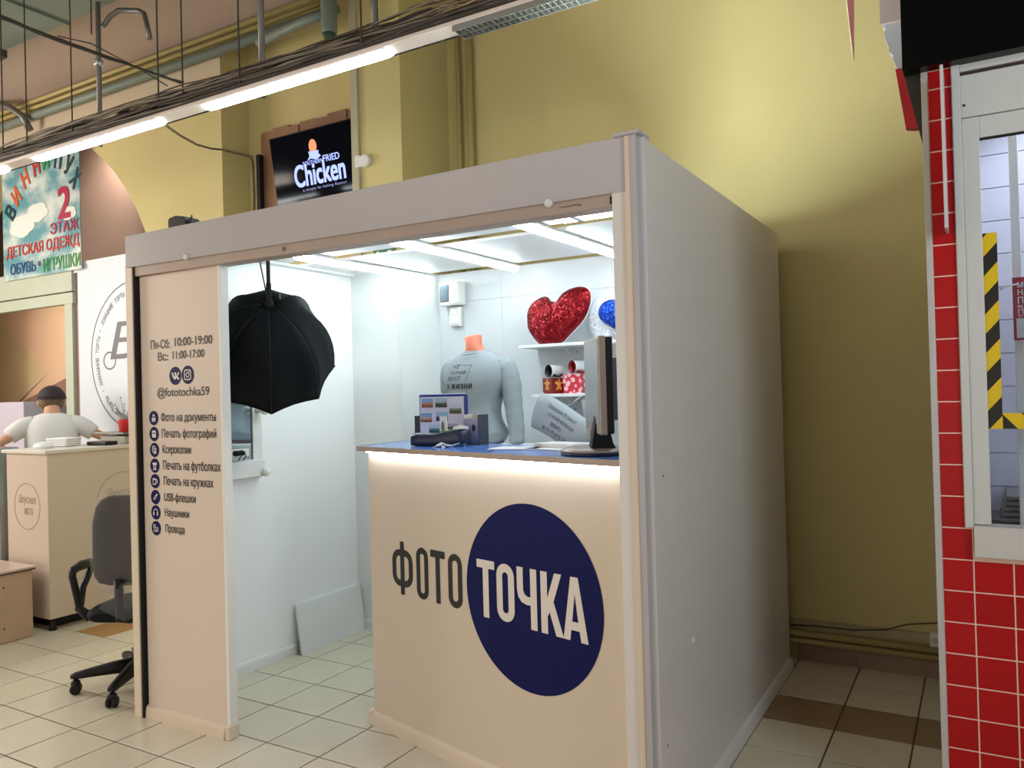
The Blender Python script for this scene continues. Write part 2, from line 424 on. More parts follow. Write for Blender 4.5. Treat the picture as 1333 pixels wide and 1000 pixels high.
# thin wire that sags to the column
tag(obj('cable', MB().tube([(-3.75,2.75,2.99),(-4.0,3.05,3.05),(-4.3,3.4,3.14),(-4.58,3.75,3.25),(-4.76,3.985,3.335),(-4.76,4.1,3.34),(-4.75,4.24,3.345),(-4.74,4.25,3.30),(-4.73,4.25,3.05),(-4.75,4.25,2.6)], .0075, 7), cabl), 'sagging grey cable from the lamp row to the niche corner', 'cable')

# ---- screen in the niche over a plank panel
t = thing('plank_panel', 'brown wooden plank panel behind the black wall screen', 'panel', (-4.07, 4.24, 2.5))
pm = mat('rosy_wood', (150, 112, 84), .6, var=.12, vs=9, rnd=.12)
xx = -4.62
for k, w_ in enumerate((.13, .17, .1, .16, .12, .18, .14, .11)):
    if xx+w_ > -3.512: w_ = -3.513-xx
    top = 3.49 + (.0, .012, -.006, .01, .0, .014, .004, -.01)[k]
    obj('plank', bx(xx+.002, xx+w_-.002, 4.228-(k%3)*.004, 4.258, 2.5, top), pm, t); xx += w_
t = thing('wall_screen', 'black wall screen with blue chicken shop lettering, tilted forward in a niche', 'screen', (-3.94, 4.1, 2.88))
tu = Vector((1,0,0)); tv = Vector((0,-.07,.485)).normalized(); tn = tu.cross(tv)
so = Vector((-4.35, 4.125, 2.875)); sw, sh = .828, .485
mb = MB().obox(so+tu*sw/2+tv*sh/2-tn*.02, tu, tv, tn, sw/2, sh/2, .018)
obj('screen_housing', mb, black, t, bev=.003)
obj('screen_face', MB().obox(so+tu*sw/2+tv*sh/2, tu, tv, tn, sw/2-.008, sh/2-.008, .0015), mat('dark_screen_glass', (5, 8, 18), .08, spec=.18), t)
obj('wall_mount', MB().obox(so+tu*sw/2+tv*sh*.55-tn*.06, tu, tv, tn, .1, .08, .035), black, t)
scb = glow('screen_blue_light', (.33, .42, .95), .95); scw = glow('screen_orange_light', (.75, .28, .12), .7)
def SP(x, z): # point on the screen face
    return so+tu*x+tv*z+tn*.003
text('lettering', 'Chicken', scb, t, SP(.205, .105), tu, tv, .475, .155, bold=.028)
text('lettering', 'SOUTHERN', scb, t, SP(.30, .245), tu, tv, .185, .028, bold=.012)
text('lettering', 'FRIED', scb, t, SP(.49, .243), tu, tv, .15, .045, bold=.02)
text('lettering', 'a simply fin licking flavour', glow('screen_dim_light', (.25, .28, .6), .5), t, SP(.27, .068), tu, tv, .41, .024)
flat('emblem', [circ(.41, .365, .036, 24, .047)], scw, t, SP(0,0), tu, tv, .0006)
flat('emblem', [[(.345,.275),(.385,.285),(.43,.27),(.475,.29),(.455,.31),(.46,.33),(.365,.335),(.37,.30)]], scb, t, SP(0,0), tu, tv, .0008)
tag(obj('bracket_bar', bx(-4.60, -4.565, 4.16, 4.20, 2.5, 3.31), black), 'thin black upright bar left of the wall screen', 'bracket')

# ---- service equipment in the ceiling zone
t = thing('air_duct', 'large grey green square air duct under the ceiling, top left', 'duct', (-7, 2.6, 4.0))
for k in range(5):
    obj('duct_section', bx(-9.6+k*1.5, -8.115+k*1.5, 2.1, 3.05, 4.0, 4.45), greygreen, t)
    obj('flange', bx(-8.115+k*1.5, -8.10+k*1.5, 2.085, 3.065, 3.985, 4.46), greygreen, t)
tag(obj('duct_hanger', bx(-6.2, -5.55, 2.85, 2.9, 3.82, 3.87), rust), 'short dark steel bar below the air duct at the left edge', 'hanger')
pipe('thick grey vertical conduit rising to the cable tray, left one', [(-4.70, 3.0, 3.10), (-4.69, 3.0, 4.45)], .0155, steel, 'conduit', cat='conduit')
pipe('thick grey vertical conduit rising to the cable tray, right one', [(-3.255, 3.0, 3.1), (-3.25, 3.0, 4.45)], .0175, steel, 'conduit', cat='conduit')
pipe('bent brown conduit crossing the ceiling beside the left vertical conduit', [(-4.69, 3.03, 3.86), (-4.66, 3.06, 3.93), (-4.6, 3.08, 3.96), (-4.43, 3.1, 3.92), (-4.38, 3.1, 3.89), (-4.35, 3.1, 3.80), (-4.33, 3.1, 3.72)], .016, steel, 'conduit', cat='conduit')
pipe('bent brown conduit at the left edge under the ceiling', [(-7.7, 3.7, 4.18), (-7.5, 3.75, 4.17), (-7.25, 3.8, 4.10), (-7.15, 3.85, 4.02), (-7.12, 3.9, 3.9)], .03, steel, 'conduit', cat='conduit')
t = thing('drain_pipe', 'grey green vertical drain pipe narrowing at its lower end beside the column', 'pipe', (-3.58, 3.9, 3.79))
obj('pipe_body', MB().lathe([(.047,.1),(.052,.12),(.05,.75)], (-3.575, 3.87, 3.75), (0,0,1), 18), greygreen, t)
obj('pipe_neck', MB().lathe([(.02,0),(.03,.05),(.046,.105)], (-3.575, 3.87, 3.75), (0,0,1), 18), mat('green_paint_metal', (60, 92, 76), .5), t)
obj('branch', MB().tube([(-3.6,3.86,3.98),(-3.75,3.84,3.97),(-4.2,3.84,3.93)], .03, 10), greygreen, t)
pipe('grey pipe behind the cable tray over the column', [(-3.22, 3.9, 3.72), (-3.22, 3.9, 4.45)], .024, steel)

# cable tray with its bundle, rods, lamp row
t = thing('cable_tray', 'long dark cable tray packed with grey cables above the lamp row', 'cable tray', (-3.5, 2.72, 3.01))
for yy in (2.662, 2.80):
    obj('tray_rail', bx(-7.2, .2, yy-.003, yy+.003, 3.006, 3.022), rust, t)
mb = MB()
for k in range(60): mb.box(-7.1+k*.12, -7.085+k*.12, 2.662, 2.80, 3.005, 3.010)
o = obj('tray_rungs', mb, rust, t); o['kind'] = 'stuff'
for part, m, n in (('cable_bundle', rust, 34), ('cable_bundle', cabl, 34)):
    mb = MB()
    for k in range(n):
        y0 = random.uniform(2.655, 2.79); z0 = 3.014+random.random()**1.2*.082; ph = random.random()*7; pts = []; q_ = random.random()
        for i in range(62):
            x = -7.15+i*.12
            hump = .012*max(0, math.sin(x*1.9+1.0))+.012*max(0, math.sin(x*3.7+ph))*(q_ > .6)
            pts.append((x, min(2.80, max(2.645, y0+.03*math.sin(x*1.3+ph)+random.uniform(-.008,.008))), z0+.010*math.sin(x*2.9+ph*2)+hump*(z0-3.01)*14+random.uniform(-.004,.004)))
        mb.tube(pts, random.choice((.004,.006,.008)), 5)
    o = obj(part, mb, m, t); o['kind'] = 'stuff'
mb = MB()
for k in range(12):
    xs0 = -1.85; pts = [(xs0+random.uniform(-.2,.2)+i*.09+random.uniform(-.03,.03), 2.68+random.uniform(-.05,.04), 3.075+.03*math.sin(i*.8+k)+random.uniform(-.01,.012)) for i in range(12)]
    mb.tube(pts, .003, 5)
o = obj('loose_wires', mb, mat('tan_wire', (150, 132, 98), .6), t); o['kind'] = 'stuff'
for k, (x, lab) in enumerate(((-5.14, 'thin hanging rod of the cable tray at the very left'), (-4.876, 'thin hanging rod second from the left edge above the cable tray'), (-4.41, 'thin hanging rod left of the bright conduit clamp'), (-3.64, 'thin hanging rod where the branch cable crosses the tray'), (-3.447, 'thin hanging rod between branch cable and right conduit'), (-3.03, 'thin hanging rod just left of the thick right conduit'), (-2.265, 'thin hanging rod above the column beside the drain pipe'))):
    tag(obj('hanging_rod', MB().tube([(x, 2.65, 3.02), (x, 2.65, 4.5)], .0045, 6), rust), lab, 'rod', 'hanging rods of the cable tray')
pipe('thin hanging rod beside the left conduit ending at the branch cable', [(-4.21, 2.65, 3.55), (-4.2, 2.65, 4.5)], .0045, rust, 'hanging_rod', 'hanging rods of the cable tray', cat='rod')
t = thing('branch_cable', 'dark branch cables crossing from the top left to the tray', 'cable', (-3.4, 2.2, 3.1))
mb = MB()
for k in range(5):
    mb.tube([(-3.4+.007*k+random.uniform(-.003,.003), 1.2+i*.1, 3.10-.02*math.sin(PI*i/14)*(.4+.3*k)+random.uniform(-.004,.004)-.02*(i/14)) for i in range(15)], .0038, 6)
obj('cable_strand', mb, rust, t)
mb = MB(); mb.tube([(-3.42,2.0,3.10),(-3.5,2.2,3.16),(-3.6,2.45,3.18),(-3.56,2.55,3.14),(-3.5,2.6,3.09)], .003, 6)
obj('loose_strand', mb, rust, t)
t = thing('pipe_clamp', 'small bright metal clamp on the left vertical conduit', 'clamp', (-4.70, 2.98, 3.6))
obj('clamp_ring', MB().lathe([(.021,-.018),(.027,-.018),(.027,.018),(.021,.018)], (-4.695, 3.0, 3.62), (0,0,1), 14), mat('bright_zinc', (200,210,214), .25, metal=.8), t)
obj('clamp_bolt', MB().lathe([(.007,0),(.007,.03)], (-4.675, 2.98, 3.62), (.5,-.86,0), 8), mat('bright_zinc', (0,0,0)), t)

t = thing('lamp_rail', 'continuous white rail that carries the row of overhead lamps', 'rail', (-3.5, 2.70, 2.98))
obj('rail_body', bx(-7.2, -.55, 2.66, 2.752, 2.985, 3.004), mat('white_lamp_housing', (226, 214, 206), .4), t, bev=.004)
LP = [(-6.43, 'lit overhead lamp cut by the left edge of the picture'), (-4.895, 'lit overhead lamp in front of the arch, left of the longest one'), (-3.35, 'lit overhead lamp, the longest bright one above the kiosk front')]
def hall_lamp(x0):
    q = thing('tube_lamp', '', 'lamp', (x0, 2.70, 2.97), 'overhead lamps on the white rail')
    obj('lamp_housing', bx(x0, x0+1.185, 2.664, 2.750, 2.9815, 2.985), mat('white_lamp_housing', (0,0,0)), q)
    rings = []
    for xe, s_ in ((0, .75), (.015, .93), (.04, 1), (1.145, 1), (1.17, .93), (1.185, .75)):
        rings.append([(x0+xe, 2.716+.035*s_*math.cos(a), 2.9815-.012*s_*math.sin(a)) for a in [PI*i/10 for i in range(11)]])
    obj('diffuser', MB().ring_loft(rings), lamph, q)
    return q
h0 = hall_lamp(LP[0][0]); h0['label'] = LP[0][1]
for x0, lab in LP[1:]:
    c = copy_tree(h0); c.location = (x0, 2.70, 2.97); c['label'] = lab
t = thing('louvre_lamp', 'unlit overhead lamp with a metal louvre at the right end of the rail', 'lamp', (-1.2, 2.70, 2.95))
lm = mat('louvre_aluminium', (176, 178, 172), .25, metal=.7)
obj('lamp_housing', bx(-1.80, -.6, 2.664, 2.75, 2.980, 2.985), lm, t)
for yy in (2.666, 2.708, 2.749): obj('louvre_side', bx(-1.80, -.6, yy-.0015, yy+.0015, 2.960, 2.980), lm, t)
for k in range(48): obj('louvre_blade', bx(-1.795+k*.025, -1.793+k*.025, 2.666, 2.749, 2.962, 2.980), lm, t)

# ---- pennant
t = thing('pennant', 'narrow pink pennant tip hanging in front of the yellow wall', 'flag', (-.35, 3.0, 2.62))
obj('pennant_cloth', MB().prism([(-.386, 2.84+.30), (-.33, 2.84+.30), (-.345, 2.625), (-.348, 2.62)], (0, 3.0, 0), EX, EZ, .003), mat('pink_satin', (186, 116, 118), .5), t)
obj('cord', MB().tube([(-.36,3.0,3.13),(-.36,3.0,4.5)], .003, 6), rust, t)
obj('hem', MB().tube([(-.386,2.999,3.13),(-.347,2.999,2.62)], .0025, 6), mat('pale_hem', (206,190,150), .6), t)

# ================================================================== POSTER under the arch
t = thing('hanging_poster', 'sky blue shop poster with clouds and coloured Russian lettering under the arch', 'poster', (-7.1, 3.9, 2.65))
pu = Vector((1, 0, .012)).normalized(); PO = Vector((0, 3.905, 0)); k_ = 3.905/3.95
def PX(x, z): return Vector((x*k_, 3.905, 1.5+(z-1.5)*k_))
m = bpy.data.materials.new('sky_poster_print'); m.use_nodes = True; nt = m.node_tree; b = nt.nodes['Principled BSDF']; b.inputs['Roughness'].default_value = .35
tc = nt.nodes.new('ShaderNodeTexCoord'); nz = nt.nodes.new('ShaderNodeTexNoise'); nz.inputs['Scale'].default_value = 2.6; nz.inputs['Detail'].default_value = 3
mp = nt.nodes.new('ShaderNodeMapping'); mp.inputs['Scale'].default_value = (1, 1, 1.7)
cr = nt.nodes.new('ShaderNodeValToRGB'); cr.color_ramp.elements[0].position = .42; cr.color_ramp.elements[0].color = (*lin((96, 150, 158)), 1)
cr.color_ramp.elements[1].position = .62; cr.color_ramp.elements[1].color = (*lin((206, 214, 206)), 1)
nt.links.new(tc.outputs['Object'], mp.inputs[0]); nt.links.new(mp.outputs[0], nz.inputs[0]); nt.links.new(nz.outputs['Fac'], cr.inputs[0]); nt.links.new(cr.outputs[0], b.inputs['Base Color'])
q0, q1 = PX(-7.70, 2.63), PX(-6.495, 3.76)
obj('poster_sheet', bx(q0.x, q1.x, 3.908, 3.914, q0.z, q1.z), m, t)
obj('top_bar', MB().tube([(q0.x-.03,3.911,q1.z),(q1.x+.03,3.911,q1.z)], .012, 8), steel, t)
cl = mat('printed_cloud_white', (214, 220, 212), .5)
def pflat(name, loops, m_): return flat(name, loops, m_, t, (0, 3.905, 0), EX, EZ, .0018)
def cloud(cx, cz, s_):
    pts = []
    for i in range(36):
        a = 2*PI*i/36; r = s_*(1+.16*abs(math.sin(a*2.5+cx)))
        pts.append((cx+r*1.5*math.cos(a), cz+r*.75*math.sin(a)))
    return pts
for ci, (cx, cz, s_) in enumerate(((-7.38, 3.10, .12), (-7.13, 3.19, .10), (-6.66, 3.12, .07))):
    flat('printed_cloud', [[PX(a, b_).xz for a, b_ in cloud(cx, cz, s_)]], cl, t, (0, 3.905, 0), EX, EZ, .0004+.0004*ci)
pred = mat('print_red', (190, 44, 44), .4); pdr = mat('print_crimson', (170, 34, 70), .4); pgr = mat('print_green', (52, 140, 62), .4); pbl = mat('print_blue', (44, 66, 120), .4); por = mat('print_orange', (206, 92, 44), .4); pdk = mat('print_dark_green', (34, 62, 66), .4); ppu = mat('print_purple', (96, 50, 96), .4)
def ptext(s, m_, x0, x1, z0, z1, slope=0.0, bold=.012):
    a = PX(x0, z0); b_ = PX(x1, z1)
    return text('lettering', s, m_, t, a+Vector((0,-.002,0)), Vector((1,0,slope)), EZ, b_.x-a.x, b_.z-a.z, bold=bold)
ptext('ДЕТСКАЯ ОДЕЖД', pred, -7.64, -6.51, 2.815, 2.935, 0, .015)
ptext('ОБУВЬ', pbl, -7.58, -7.17, 2.675, 2.775, 0, .01)
pflat('printed_dot', [[PX(a, b_).xz for a, b_ in circ(-7.115, 2.735, .022, 16)]], ppu)
ptext('ИГРУШКИ', pgr, -7.05, -6.50, 2.655, 2.77, 0, .015)
ptext('ЭТАЖ', pdr, -6.93, -6.51, 2.965, 3.065, 0, .012)
ptext('2', pdr, -6.81, -6.62, 3.08, 3.36, 0, .03)
for ch, mm, cx, cz, an in (('В', pdk, -7.56, 3.25, 55), ('И', por, -7.46, 3.38, 40), ('Н', por, -7.31, 3.52, 27), ('Н', pred, -7.13, 3.60, 14), ('И', pgr, -6.985, 3.635, 6), ('-', pred, -6.905, 3.65, 0), ('П', pdk, -6.79, 3.61, -14), ('У', pdk, -6.64, 3.53, -30), ('Х', pdk, -6.545, 3.40, -48)):
    a = math.radians(an); u_ = Vector((math.cos(a), 0, math.sin(a))); v_ = Vector((-math.sin(a), 0, math.cos(a)))
    w_, h_ = (.105, .175) if ch != '-' else (.04, .025)
    c_ = PX(cx, cz)+Vector((0,-.002,0))
    text('lettering', ch, mm, t, c_-u_*w_/2-v_*h_/2, u_, v_, w_, h_, bold=.03)

# small arch spotlight
t = thing('spotlight', 'small spotlight glowing under the pink arch', 'lamp', (-6.2, 4.9, 3.4))
obj('spot_body', MB().lathe([(.03,0),(.04,.06),(.035,.12)], (-7.545, 4.665, 4.28), (-.35,.55,-.45), 14), black, t)
l = bpy.data.lights.new('spot_light', 'SPOT'); l.energy = 55; l.spot_size = math.radians(130); l.spot_blend = 1; l.color = (1, .86, .72)
lo = bpy.data.objects.new('spot_light', l); COL.objects.link(lo); lo.parent = t; lo.location = Vector((-7.62, 4.78, 4.18))-t.location
lo.rotation_euler = Vector((.35, -.55, .45)).to_track_quat('Z', 'Y').to_euler()
t = thing('added_fill_lamp', 'unseen lamp added behind the pale green beam to light the painted wall', 'lamp', (-8.0, 4.36, 2.7))  # unseen fill lamp, added to brighten the painted wall behind the arch
obj('fill_lamp_body', bx(-9.3, -7.3, 4.30, 4.42, 2.73, 2.78), white_pl, t)
l = bpy.data.lights.new('added_fill_light', 'AREA'); l.shape = 'RECTANGLE'; l.size = 3.0; l.size_y = .12; l.energy = 40; l.color = (1, .86, .72)
lo = bpy.data.objects.new('added_fill_light', l); COL.objects.link(lo); lo.parent = t; lo.location = Vector((-8.9, 4.36, 2.725))-t.location; lo.rotation_euler = (math.radians(35), 0, 0)

# ================================================================== KIOSK
kx0, kx1, ky0, ky1 = -3.51, -.90, 2.36, 4.35
K = thing('photo_kiosk', 'white panelled photo kiosk with open front and lit interior', 'kiosk', (-2.2, 3.3, 0))
obj('left_wall', bx(-3.55, -3.50, 2.43, 3.93, 0, 2.29), mat('bright_white_panel', (246, 247, 247), .4), K)
obj('column_cladding', bx(-3.51, -3.108, 3.93, 3.998, 0, 2.29), white_in, K)
obj('column_cladding', bx(-3.11, -3.098, 3.93, 4.35, 0, 2.29), white_in, K)
# rear wall panels with seams
cols = [-3.10, -2.613, -1.85, -.955]
for i in range(3):
    for z0, z1 in ((0, 2.0975), (2.099, 2.29)):
        obj('rear_panel', bx(cols[i]+.0006, cols[i+1]-.0006, 4.35, 4.375, z0, z1), mat('cool_grey_white_panel', (206, 210, 214), .4), K)
obj('rear_batten', bx(-3.1, -.95, 4.375, 4.39, 0, 2.28), mat('seam_grey', (150,156,158), .6), K)
obj('side_panel', bx(-.925, -.903, 2.43, 4.36, 0, 2.295), white, K)
obj('side_cover_strip', bx(-.925, -.896, 2.39, 2.432, 0, 2.30), white, K, bev=.003)
obj('side_cover_strip', bx(-.935, -.908, 2.352, 2.392, 0, 2.305), mat('fascia_pvc', (190, 186, 186), .3, var=.012), K, bev=.003)
obj('corner_trim', bx(-.945, -.930, 2.345, 2.36, 0, 2.295), cream, K, bev=.003)
obj('front_jamb', bx(-.996, -.943, 2.357, 2.42, 0, 2.125), white, K, bev=.0015)
obj('corner_cap', bx(-.985, -.893, 2.342, 2.44, 2.296, 2.309), mat('fascia_pvc', (0,0,0)), K, bev=.004)
obj('side_panel_inner', bx(-.955, -.93, 2.42, 4.35, 0, 2.27), white_in, K)
obj('fascia', MB().prism([(kx0,2.139),(-.946,2.122),(-.946,2.298),(kx0,2.290)], (0, 2.355, 0), EX, EZ, -.02), mat('fascia_pvc', (190, 186, 186), .3, var=.012), K, bev=.0015)
obj('fascia_lip', MB().prism([(kx0,2.139),(-.996,2.123),(-.996,2.131),(kx0,2.147)], (0, 2.352, 0), EX, EZ, -.004), mat('fascia_pvc', (190, 186, 186), .3, var=.012), K)
obj('left_jamb', bx(-3.512, -3.462, 2.353, 2.43, 0, 2.137), mat('warm_white_trim', (228, 212, 190), .4), K, bev=.002)
obj('gasket', bx(-3.462, -3.449, 2.36, 2.43, 0, 2.14), black, K)
obj('door_track', MB().prism([(-3.45,2.094),(-.996,2.083),(-.996,2.124),(-3.45,2.14)], (0, 2.362, 0), EX, EZ, -.075), brownstrip, K, bev=.001)
obj('top_rail', bx(-3.5, -.95, 2.376, 2.44, 2.14, 2.285), white_in, K)
obj('track_slot', bx(-1.0035, -.998, 2.3595, 2.364, 2.09, 2.115), black, K)
text('track_print', 'roomsMag', mat('faded_print', (110,92,80), .5), K, (-1.185, 2.3612, 2.099), Vector((1,0,-.005)), EZ, .08, .011)
for x in (-3.066, -1.222): obj('track_cap', MB().lathe([(.014,0),(.016,.012),(.009,.02)], (x, 2.365, 2.125 if x > -2 else 2.145), (0,-1,0), 14), white_pl, K)
obj('track_screw', MB().lathe([(.009,0),(.009,.002)], (-2.46, 2.3615, 2.112), (0,-1,0), 12), mat('screw_brown', (120,92,74), .4, metal=.5), K)
obj('ceiling_board', bx(-3.50, -1.25, 2.44, 3.32, 2.275, 2.29), white_in, K)
obj('ceiling_board', bx(-3.50, -.955, 3.455, 4.17, 2.275, 2.29), white_in, K)
obj('ceiling_beam', bx(-3.50, -3.44, 2.9, 3.9, 2.262, 2.275), white_in, K)
obj('ceiling_beam', bx(-1.0, -.955, 2.44, 4.35, 2.24, 2.285), white_in, K)
def skirt(name, x0, y0, x1, y1, nx, ny, parent, m=white_pl, h=.06, d=.018):
    # moulded plastic skirting with a rounded top
    p0, p1 = Vector((x0,y0,0)), Vector((x1,y1,0)); n = Vector((nx,ny,0))
    prof = [(0,0),(d,0),(d*.95,h*.25),(d*.8,h*.7),(d*.55,h*.92),(0,h)]
    rings = [[p+n*a+Vector((0,0,z)) for a, z in prof] for p in (p0, p1)]
    return obj(name, MB().ring_loft(rings, smooth=False), m, parent)
skirt('skirting', -.903, 2.44, -.903, 4.36, 1, 0, K)
skirt('skirting', -3.50, 2.5, -3.50, 3.93, 1, 0, K)
skirt('skirting', -3.50, 3.93, -3.10, 3.93, 0, -1, K)
skirt('skirting', -3.098, 4.35, -.96, 4.35, 0, -1, K)
obj('skirting_cap', bx(-3.50, -3.475, 3.90, 3.93, 0, .064), white_pl, K, bev=.003)
for (x, y, z) in ((-.9025, 2.50, 1.21), (-.9025, 2.47, .34)): obj('screw_cap', MB().lathe([(.004,0),(.004,.001)], (x, y, z), (1,0,0), 10), ink_g, K)

# sliding door panel with lettering
D = thing('sliding_door', 'white sliding door panel with opening hours and service list, left of kiosk opening', 'door', (-3.18, 2.4, 0))
obj('door_leaf', bx(-3.446, -2.892, 2.382, 2.422, .012, 2.092), mat('warm_white_door', (226, 210, 194), .4, var=.012), D, bev=.002)
obj('edge_profile', bx(-2.893, -2.876, 2.380, 2.424, .012, 2.092), mat('white_edge_profile', (240, 240, 234), .3), D, bev=.002)
skirt('skirting', -3.449, 2.382, -2.905, 2.382, 0, -1, D, mat('warm_white_trim', (0,0,0)), .058, .016)
mb = MB(); mb.tube([(-2.90,2.372,.0),(-2.885,2.378,.0)], .001, 4)
obj('skirting_end', bx(-2.905, -2.872, 2.37, 2.426, 0, .062), mat('warm_white_trim', (0,0,0)), D, bev=.006, seg=3)
DY = Vector((0, 2.382, 0))
def dtext(s, x0, x1, z0, z1, bold=.012, m_=ink, par=D): return text('lettering', s, m_, par, (x0, 2.381, z0), EX, EZ, x1-x0, z1-z0, bold=bold)
dtext('Пн-Сб:', -3.369, -3.232, 1.742, 1.785, .012); dtext('10:00-19:00', -3.195, -2.937, 1.748, 1.787, .012)
dtext('Вс:', -3.318, -3.245, 1.685, 1.725, .012); dtext('11:00-17:00', -3.212, -2.993, 1.690, 1.726, .012)
dtext('@fototochka59', -3.328, -2.965, 1.507, 1.560, .006)
def icon(cx, cz, r, pics, lab=None):
    q = flat('icon_disc', [circ(0, 0, r, 32)], navy, D, (cx, 2.382, cz), EX, EZ, .0012, origin=(cx, 2.382, cz))
    for pi_, lp in enumerate(pics):
        flat('pictogram', [[(a*r, b_*r) for a, b_ in l_] for l_ in lp], vinylw, q, (cx, 2.382, cz), EX, EZ, .0020+.0002*pi_)
    return q
def ln(x0, y0, x1, y1, w=.09):
    d = Vector((x1-x0, y1-y0)).normalized(); n = Vector((-d.y, d.x))*w/2
    return [(x0+n.x,y0+n.y),(x0-n.x,y0-n.y),(x1-n.x,y1-n.y),(x1+n.x,y1+n.y)]
# two social marks
icon(-3.196, 1.612, .042, [[[(-.62,.36),(-.36,.36),(-.14,-.08),(-.04,-.1),(-.04,.22),(-.16,.3),(-.1,.37),(.16,.37),(.2,.3),(.2,.02),(.3,.05),(.44,.3),(.5,.37),(.72,.37),(.7,.24),(.42,-.04),(.72,-.34),(.68,-.42),(.42,-.42),(.22,-.2),(.14,-.26),(.12,-.4),(-.1,-.42),(-.34,-.2),(-.5,.1)]]])
icon(-3.108, 1.614, .042, [[rrect(-.58,.58,-.58,.58,.28), rrect(-.46,.46,-.46,.46,.2)], [circ(0,0,.30,24), circ(0,0,.19,24)], [circ(.3,.32,.07,10)]])
# service icons
ICX = -3.359
P_person = [[circ(0,.36,.2,16)], [[(-.36,-.5),(-.4,0),(-.2,.14),(-.02,-.05),(-.1,-.5)]], [[(.36,-.5),(.4,0),(.2,.14),(.02,-.05),(.1,-.5)]]]
P_photo = [[rect(-.42,.42,-.48,.48), [(-.3,.02),(-.12,.3),(0,.1),(.14,.3),(.3,.02)]]]
P_copy = [[rect(-.45,.2,-.3,.55), rect(-.35,.1,-.2,.45)], [rect(-.2,.42,-.52,-.34)], [rect(.26,.42,-.5,.3)], [rect(-.3,.06,.2,.3)], [rect(-.3,.06,0,.1)]]
P_shirt = [[[(-.5,.3),(-.28,.48),(-.12,.4),(.12,.4),(.28,.48),(.5,.3),(.4,.1),(.28,.18),(.28,-.45),(-.28,-.45),(-.28,.18),(-.4,.1)], rect(-.14,.14,-.3,.0)], [rect(-.4,.4,-.6,-.5)]]
P_mug = [[rrect(-.5,.2,-.5,.42,.08), rrect(-.38,.08,-.36,.18,.04)], [rrect(.14,.56,-.3,.26,.18), rrect(.14,.44,-.18,.14,.1)]]
P_usb = [[ln(-.34,-.34,.2,.2,.34), ln(-.28,-.28,.14,.14,.14)], [ln(.2,.2,.46,.46,.22)]]
P_head = [[[(.5*math.cos(a), .05+.48*math.sin(a)) for a in [PI*i/12 for i in range(13)]]+[(.38*math.cos(a), .05+.36*math.sin(a)) for a in [PI-PI*i/12 for i in range(13)]]], [rrect(-.54,-.26,-.42,.08,.1)], [rrect(.26,.54,-.42,.08,.1)]]
P_wire = [[rrect(-.55,-.08,-.05,.5,.1), rrect(-.44,-.2,.08,.38,.06)], [rrect(.1,.5,-.5,.2,.2), rrect(.2,.4,-.4,.1,.1)], [rrect(-.5,.1,-.5,-.2,.12), rrect(-.4,0,-.42,-.28,.05)]]
rows = [('Фото на документы', P_person, 1.418, -3.305, -2.925, .048), ('Печать фотографий', P_photo, 1.343, -3.302, -2.925, .048), ('Ксерокопии', P_copy, 1.268, -3.300, -3.098, .046), ('Печать на футболках', P_shirt, 1.194, -3.298, -2.902, .050),
        ('Печать на кружках', P_mug, 1.121, -3.296, -2.952, .048), ('USB-флешки', P_usb, 1.046, -3.295, -3.073, .046), ('Наушники', P_head, .974, -3.293, -3.122, .044), ('Провода', P_wire, .900, -3.291, -3.155, .044)]
for s, pics, z, x0, x1, h_ in rows:
    icon(ICX, z, .034, pics)
    dtext(s, x0, x1, z-h_*.55, z+h_*.53, .014)

# ---- lamps inside the kiosk
def booth_lamp(x0, x1, z, y0, y1, lab):
    q = thing('kiosk_lamp', lab, 'lamp', (x0, y0, z), 'linear lamps in the kiosk')
    L_ = Vector((x1-x0, y1-y0, 0)); d = L_.normalized(); n = Vector((-d.y, d.x, 0))
    c = Vector(((x0+x1)/2, (y0+y1)/2, z))
    obj('lamp_housing', MB().obox(c+EZ*.019, d, n, EZ, L_.length/2, .03, .006), white_pl, q)
    rings = []
    for s_, k in ((0,.6),(.012,.95),(.03,1),(L_.length-.03,1),(L_.length-.012,.95),(L_.length,.6)):
        rings.append([Vector((x0,y0,z))+d*s_+n*.029*k*math.cos(a)+EZ*(.012-.028*k*math.sin(a)) for a in [PI*i/10 for i in range(11)]])
    obj('diffuser', MB().ring_loft(rings), lampw, q)
    return q
booth_lamp(-3.118, -3.075, 2.245, 3.065, 4.235, 'linear kiosk lamp nearest the octagonal softbox')
booth_lamp(-2.449, -2.432, 2.245, 3.053, 4.23, 'middle linear lamp under the kiosk ceiling')
booth_lamp(-1.757, -1.735, 2.245, 3.055, 4.23, 'linear kiosk lamp above the heart cushions, nearest the right post')
t = thing('panel_lamp', 'wide glowing lamp with a bracket under the kiosk fascia at right', 'lamp', (-1.3, 2.93, 2.2))
obj('added_uplight', bx(-1.15, -1.0, 2.82, 3.03, 2.224, 2.240), lampf, t, bev=.004)  # hidden upward emitter, added to brighten the yellow wall above the kiosk
obj('lower_diffuser', MB().box(-1.50, -1.437, 2.82, 3.03, 2.205, 2.218).box(-1.405, -1.0, 2.82, 3.03, 2.205, 2.218), glow('soft_lamp_glow', (0.88,0.99,1.0), 6.0), t)
obj('added_light_blocker', MB().prism([(-1.255,2.225),(-1.25,2.225),(-1.145,2.42),(-1.15,2.42)], (0, 2.82, 0), EX, EZ, -.48), steel, t)  # unseen blade added to block the uplight from the wall at left
obj('reflector_plate', bx(-1.50, -1.0, 2.82, 3.03, 2.219, 2.223), steel, t)
obj('bracket', bx(-1.432, -1.41, 2.80, 3.05, 2.205, 2.24), mat('grey_bracket', (190,204,208), .4), t, bev=.002)
t = thing('exit_sign', 'green sign on the column glimpsed through the kiosk ceiling gap', 'sign', (-3.26, 3.99, 2.36))
